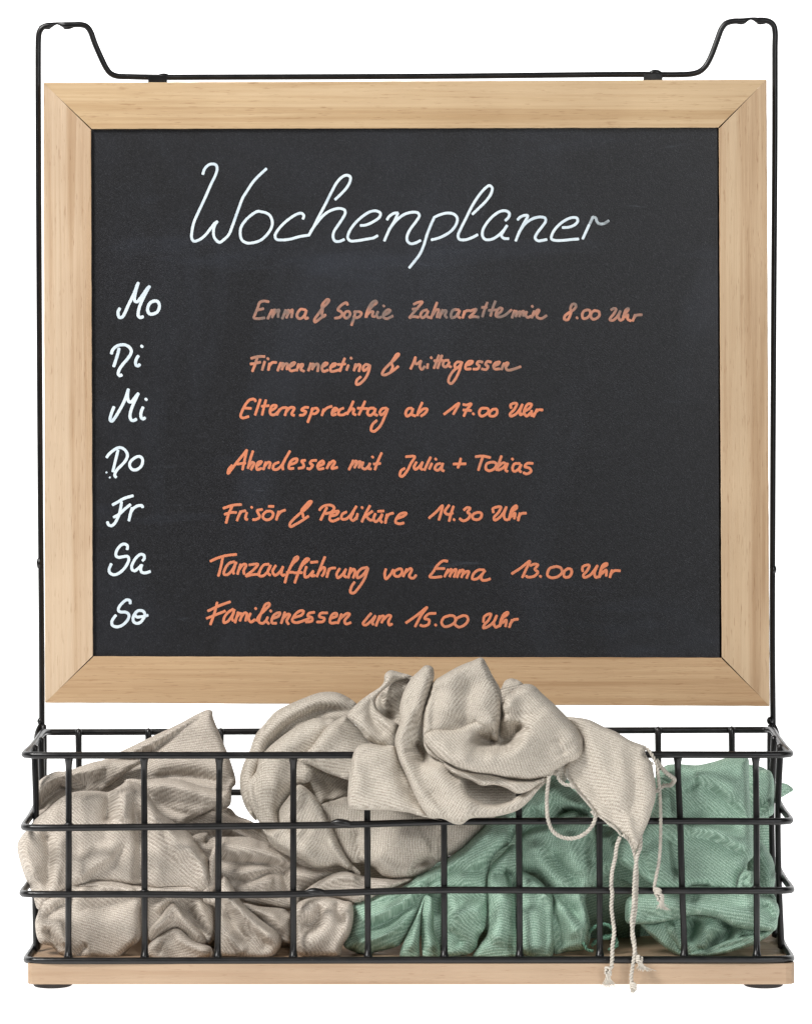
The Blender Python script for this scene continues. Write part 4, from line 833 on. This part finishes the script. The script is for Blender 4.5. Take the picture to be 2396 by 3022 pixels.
green = [
 D(outline="C 1130,1060 1300,880 E 100,700 600,600 700,520 900,510 1240,500 1400,560 1430,900 K 1430,300 1400,700 1200,880 600,900 300,880 0,900 H 1200,900 700,900 300,900 H 100,800 300,400 700,200 900,0", d=470, R=60, H=20, ang=10),  # added filler far back, so gaps show shaded cloth
 D(outline="K 40,520 240,410 420,470 480,700 420,905 60,900", d=240, tilt=(0.2, 1.1), R=8, H=4),  # added overhanging piece, turned down to darken the gap
 # upper middle, behind the tassel loop
 D(outline="C 1100,1050 1180,985 1290,895 1360,940 1450,1010 1530,1070 1580,1150 1560,1230 H 1500,60 1300,120 1080,110 1000,60 C 1010,1180 1060,1110", d=110, R=20, H=30, ang=55,
   cr=[("C 1200,1020 1290,1000 1400,1080 1520,1130", -12, 18), ("C 1160,1130 1180,1190 1240,1230", 16, 16), ("C 1340,1200 1420,1150 1500,1180 1540,1220", 26, 12), ("C 1280,1000 1240,1080 1160,1150", -10, 22)]),
 D(outline="C 1330,1200 1400,1165 1450,1155 1500,1195 1540,1210 1560,1260 1300,1260", d=80, R=12, H=16, ang=10),
 # long diagonal roll
 D(outline="H 470,330 560,258 640,198 720,120 800,40 C 820,1240 900,1185 1020,1120 1070,1200 1030,1300 H 990,160 900,225 855,290 835,400 825,520 700,500 480,500 400,560 350,640 290,770 200,890 100,930 0,955 G 1300,975 1180,975 1080,945 1010,900 1050,820 1082,700 1085,600 1180,560 1290,528 1430,478 1600,372", d=92, R=24, H=34, ang=22,
   cr=[("G 1100,820 1250,760 1400,680 1520,590 H 400,450 500,380", 13, 11), ("G 1120,720 1280,660 1450,570 H 380,420 560,320", -12, 14), ("G 1080,880 1250,840 1400,760 1500,660", -11, 13),
       ("H 600,470 700,330 840,200 980,80", -16, 28), ("H 480,420 580,360 720,360 820,340", 12, 14), ("H 560,300 700,200 850,60", -10, 20), ("G 1240,600 1400,560 H 300,480 450,400", 9, 9)]),
 # two light leaves
 D(outline="H 395,535 370,580 350,650 342,760 335,900 330,985 200,985 205,920 260,800 320,680 350,600 378,540", d=58, R=10, H=16, ang=-15, cr=[("H 370,600 310,780 260,950", -8, 12)]),
 D(outline="H 385,540 430,560 440,640 440,780 480,900 478,985 370,988 355,940 350,800 355,680 368,600", d=62, R=10, H=16, ang=-25, cr=[("H 400,620 390,780 420,950", -8, 12)]),
 D(outline="H 420,470 540,480 545,700 510,900 470,950 430,760 420,600", d=105, R=14, H=14, ang=20, cr=[("H 480,520 470,700", 16, 14)]),
 # pleats
 D(outline="H 530,500 700,480 825,500 825,640 812,760 755,860 742,925 660,972 560,992 525,960 520,800 535,640", d=76, R=22, H=30, ang=-30,
   cr=[("H 545,790 600,830 640,900", 14, 14), ("H 600,600 720,560 810,560", 10, 16), ("H 580,700 700,640 790,660", -14, 28)]),
 D(outline="H 740,760 820,780 840,900 760,960 700,940", d=150, tilt=(0, 1.2), R=14, H=5, ang=0),  # not a pleat: gap filler tilted downward to look dark
 D(outline="H 832,380 870,300 930,240 1010,170 1060,260 1060,400 1030,520 1040,720 1040,985 720,985 760,905 820,822 830,700 826,520", d=66, R=18, H=30, ang=6,
   cr=[("H 970,350 1000,420 1020,520", 24, 11), ("H 860,400 940,380 980,350", 12, 10), ("H 930,420 920,650 880,900", -16, 30), ("H 850,560 860,760 800,900", 8, 12)]),
 # right lobe of the middle bundle
 D(outline="H 1085,95 1150,50 C 1290,1250 1400,1200 1560,1200 H 1600,60 1620,200 1630,380 1540,520 1530,580 1555,700 1565,850 1530,925 1400,945 1300,955 1250,760 1290,560 1235,465 1150,395 1060,370 1040,200", d=84, R=26, H=38, ang=75,
   cr=[("H 1290,200 1330,300 1430,400 1500,500", 18, 16), ("H 1110,370 1200,420 1280,480 1400,600 1500,720", 24, 13), ("H 1150,130 1200,260 1300,400 1420,480", -18, 30), ("H 1400,80 1420,220 1520,400", -14, 30),
       ("H 1310,560 1400,680 1480,840", -16, 24), ("H 1300,640 1340,780 1360,930", 14, 14), ("H 1480,520 1530,640 1550,780", -12, 14), ("H 1580,80 1560,200 1580,330", 12, 12)]),
 D(outline="H 1050,360 1150,402 1240,472 1292,545 1298,700 1305,900 1285,985 1190,1002 1110,975 1085,960 1040,940 1040,600", d=56, R=20, H=30, ang=3,
   cr=[("H 1110,420 1180,470 1270,560", -10, 16), ("H 1140,600 1160,800 1180,960", -12, 26), ("H 1240,560 1250,750 1250,900", 8, 12)]),
 # band between the seventh upright and the tassels
 D(outline="H 1540,40 1709,40 K 330,30 330,160 320,290 260,370 205,425 150,470 60,480 40,300 60,160", d=120, R=22, H=30, ang=70,
   cr=[("K 60,80 100,200 150,330", 20, 14), ("K 230,80 270,220 260,340", -14, 22), ("K 130,60 170,240 180,400", -12, 20)]),
 # big right bundle
 D(outline="E 575,600 650,512 720,500 800,503 880,507 1000,482 1080,458 1180,452 1245,458 1250,560 1258,750 1272,900 1278,1000 1285,1160 1245,1210 1185,1325 1165,1422 K 1120,505 1000,480 850,472 700,500 560,470 480,410 400,355 315,300 300,180 340,60 E 340,1000 480,930 560,850 585,720", d=74, R=28, H=40, ang=-38,
   cr=[("E 640,540 760,650 850,660", -14, 24), ("E 780,690 860,655 900,640", 18, 14), ("E 900,640 1050,740 1180,860 1250,900", 16, 15), ("E 850,560 1000,620 1180,720", -14, 36), ("E 800,960 950,970 1100,1030 1240,1090", -18, 22),
       ("E 780,1010 960,1040 1120,1110 1230,1160", 13, 14), ("E 620,700 700,900 780,1000", -10, 30), ("E 560,1000 700,1080 730,1300", 10, 18), ("E 820,800 1000,860 1200,960", 10, 22), ("E 500,1100 640,1250 800,1350", -10, 40), ("K 560,430 500,300 430,180", 12, 18)]),
 # tied corner
 D(outline="K 1170,520 1175,440 1190,390 1230,360 1280,370 1290,420 1283,462 1252,482 1215,470 1195,505", d=42, R=11, H=20, ang=30, cr=[("K 1200,470 1225,420 1250,390", 12, 7), ("K 1250,470 1265,430", -6, 8)]),
 # right edge pieces
 D(outline="E 1225,548 1330,542 1400,546 1428,600 1432,780 1425,862 1340,890 1250,902 1230,760", d=190, R=18, H=24, ang=-50,
   cr=[("E 1270,600 1340,700 1420,840", -12, 22), ("E 1290,860 1370,780 1430,720", 9, 10)]),
 D(outline="E 1440,640 1515,640 1545,655 1572,686 1532,714 1480,740 1430,720", d=330, R=10, H=10, ang=0),
 D(outline="E 1240,1040 1330,1050 1400,1140 1432,1210 1440,1310 K 1442,420 1434,530 1476,600 1478,700 1450,775 1380,832 1270,890 1240,600 1240,300", d=165, R=20, H=28, ang=-60,
   cr=[("K 1350,540 1410,620 1450,740", 18, 11), ("K 1300,200 1370,300 1400,460", -10, 24), ("K 1390,560 1450,620", -8, 10)]),
 # dark inside at the left of the bottom roll
 D(outline="K 330,800 370,640 420,540 560,560 640,760 640,900 560,900 420,900 330,880", d=340, R=20, H=20, tilt=(0.2, -0.2), ang=60),
 # pleats under the bottom roll
 D(outline="K 470,740 560,730 700,700 800,690 900,680 1060,700 1180,740 1330,780 1420,800 1330,872 1230,915 1100,945 1000,960 900,975 760,968 680,930 590,870 520,800", d=82, R=22, H=26, ang=45,
   cr=[("K 590,760 640,840 740,940", 20, 12), ("K 790,860 840,800 880,700", 46, 20), ("K 1040,705 1120,780 1080,850 960,940", 46, 20), ("K 700,740 740,850 800,930", -12, 18), ("K 950,720 930,830 900,930", -20, 26), ("K 1180,800 1120,870 1010,930", -14, 16), ("K 1260,830 1160,900 1040,950", 12, 8)]),
 D(outline="K 1000,900 1100,860 1230,830 1400,800 1340,860 1230,910 1060,958 900,975 800,960 900,930", d=60, R=9, H=12, ang=25, cr=[("K 900,950 1080,910 1260,860", 8, 6)]),
 D(outline="K 600,740 680,760 720,820 762,930 820,968 740,965 660,925 580,850 500,775", d=72, R=9, H=14, ang=60),
 # bottom roll
 D(outline="K 380,560 500,520 800,505 1100,510 1290,525 1440,575 1470,640 1462,700 1440,790 1290,792 1150,765 1000,695 850,682 700,722 560,742 470,745 372,735 360,640", d=62, R=20, H=34, ang=-10,
   cr=[("K 480,620 700,600 950,600 1200,640 1400,700", -10, 26), ("K 760,560 1000,570 1260,620", 8, 16), ("K 1340,590 1400,640 1440,720", 18, 11), ("K 470,700 600,690 760,660", 9, 12)]),
]
for lst in (left_scarf, centre_scarf, green):
    for p in lst: FOLDS.append((catmull(cpts(p['outline']), 12, closed=True), push(p['d'])))
LS(); cs = CS()
gs = cloth('scarf', 'sage green twill scarf stuffed into the right half of the basket', 'scarf', GREEN, green, 2.1)

# ------------------------------------------------------------------ twisted cords
def cord(pts, parent, mat, r=2.9, off=2.5, pitch=21, plies=2, name='tassel_cord', d=-70, taper=None):
    p = cpts(pts) if isinstance(pts, str) else np.array(pts)
    dd = d if isinstance(d, (list, tuple)) else [d]*len(p)
    dd = np.interp(np.linspace(0, 1, len(p)), np.linspace(0, 1, len(dd)), dd)
    c = catmull(np.c_[p, dd], 2.4)
    parts = []
    n = len(c); s = np.r_[0, np.cumsum(np.linalg.norm(np.diff(c, axis=0), axis=1))]
    for k in range(plies):
        q = []
        for i in range(n):
            t = c[min(i+1, n-1)]-c[max(i-1, 0)]; t = t/np.linalg.norm(t)
            nx = np.array([-t[1], t[0], 0]); nx = nx/max(np.linalg.norm(nx), 1e-6); b = np.cross(t, nx)
            a = s[i]/pitch*2*math.pi+2*math.pi*k/plies
            q.append(c[i]+(nx*math.cos(a)+b*math.sin(a))*(off*1.12))
        parts.append(tube_mesh([P(*x) for x in q], [r*U]*n, 7))
    v, f = merge(parts)
    return obj(name, v, f, mat, parent)
def knot(x, y, d, parent, mat, size=9.5, name='knot', tail=None, seed=0, fl=30):
    rnd = random.Random(seed); parts = []
    # a few turns of cord pulled tight
    for k in range(3):
        a0 = rnd.random()*6; q = []
        for i in range(15):
            a = a0+i/14*5.4
            q.append((x+size*0.75*math.cos(a), y+(k-1)*size*0.62+size*0.42*math.sin(a+0.5), d+size*0.6*math.sin(a)-2))
        parts.append(tube_mesh([P(*p) for p in q], [3.4*U]*15, 7))
    if tail:
        for k in range(46):
            tx, ty = tail; sx = rnd.gauss(0, 0.32)
            ln = fl*rnd.uniform(0.65, 1.1); q = []
            bx = rnd.gauss(0, 3)
            for i in range(6):
                t = i/5
                q.append((x+bx+tx*ln*t+sx*ln*t*t+rnd.uniform(-.6, .6), y+size*0.6+ty*ln*t, d-3+rnd.gauss(0, 1)+rnd.gauss(0, .3)*t*10))
            parts.append(tube_mesh([P(*p) for p in q], [1.45*U*(1-0.5*i/5) for i in range(6)], 5))
    v, f = merge(parts)
    return obj(name, v, f, mat, parent)
# loop under the flower
cord("C 1268,905 1256,1000 1252,1100 1262,1220 1300,1305 1380,1350 1475,1345 1548,1300 1590,1240 1600,1185 1575,1160", cs, CORD, d=[-95, -60, -60, -75], r=3.4, off=2.9)
cord("C 1328,868 1338,925 1385,965 1430,972 1445,990", cs, CORD, d=-80, r=3.0)
cord("C 1395,850 1400,900 1425,950 1470,1010 1530,1080 1580,1140 1610,1180 1660,1215 1709,1262", cs, CORD, d=-66, r=1.9, off=1.6, pitch=18, name='rolled_hem')
cord("E 235,925 300,975 330,1015", cs, CORD, d=-70, r=1.9, off=1.6, pitch=18, name='rolled_hem')
# hanging cords
cord("E 322,1030 300,1090 290,1170 268,1270 262,1390 K 268,520 262,620 272,710 282,800 270,900 268,980 262,1065", cs, CORD, d=[-70, -50, -34, -34, -40], r=3.5, off=2.9)
cord("E 345,1010 385,1040 412,1090 432,1160 K 440,300 445,400 442,520 436,640 420,740 412,820 425,900 440,980 452,1010", cs, CORD, d=[-74, -56, -36, -38, -40], r=3.3, off=2.8)
cord("E 415,770 455,830 470,900 472,1000 470,1100 K 452,240 436,330 428,420 424,520 420,620 408,720 418,820 430,900 428,960 415,1050 405,1120 408,1180", cs, CORD, d=[-84, -80, -60, -44, -42, -40], r=3.3, off=2.8)
cord("E 478,372 530,400 560,445 590,510 600,600 610,700 616,850 616,1000 612,1120 602,1220 582,1320 572,1400 K 590,545", cs, CORD, d=[-62, -78, -60, -40, -32, -34], r=3.0, off=2.5)
cord("E 585,470 625,530 665,570 715,612 690,650 640,655 590,690 565,700", cs, CORD, d=[-64, -10, 40, 56], r=3.6, off=3.2, pitch=20)
cord("E 445,552 490,525 535,510 560,492", cs, CORD, d=-74, r=2.8)
cord("E 480,375 500,440 530,480", cs, CORD, d=-70, r=3.2)
cord("E 428,620 420,700 412,790 395,880 385,960", cs, CORD, d=[-78, -80, -80], r=1.4, off=1.3, pitch=14, name='rolled_hem')
KP = lambda x, y: tuple(cpts("K %g,%g" % (x, y))[0])
x, y = KP(238, 1085); knot(x, y, -40, cs, CORD, 11, tail=(0.12, 0.95), seed=1, fl=42)
x, y = KP(468, 1000); knot(x-2, y, -42, cs, CORD, 10.5, seed=2, tail=(0.42, 0.75), fl=36)
x, y = KP(418, 1195); knot(x, y, -40, cs, CORD, 10.5, seed=3, tail=(0.0, 0.85), fl=20)
x, y = KP(412, 1270); knot(x+2, y, -40, cs, CORD, 10, seed=6, tail=(-0.05, 0.7), fl=22)
x, y = KP(598, 515); knot(x, y, -36, cs, CORD, 10.5, seed=4)
x, y = KP(615, 555); knot(x, y, -34, cs, CORD, 11, seed=5, tail=(0.25, 0.8), fl=36)
# green fringe on the basket floor
cord("K 105,800 150,760 200,745 250,760 280,800 250,840 190,850 130,880", gs, GCORD, d=[120, 130, 140], r=3.2)
cord("K 120,900 170,860 230,830 290,850 300,900 240,930", gs, GCORD, d=[130, 150, 140], r=3.0)
cord("K 60,880 90,930 130,940", gs, GCORD, d=90, r=2.6)
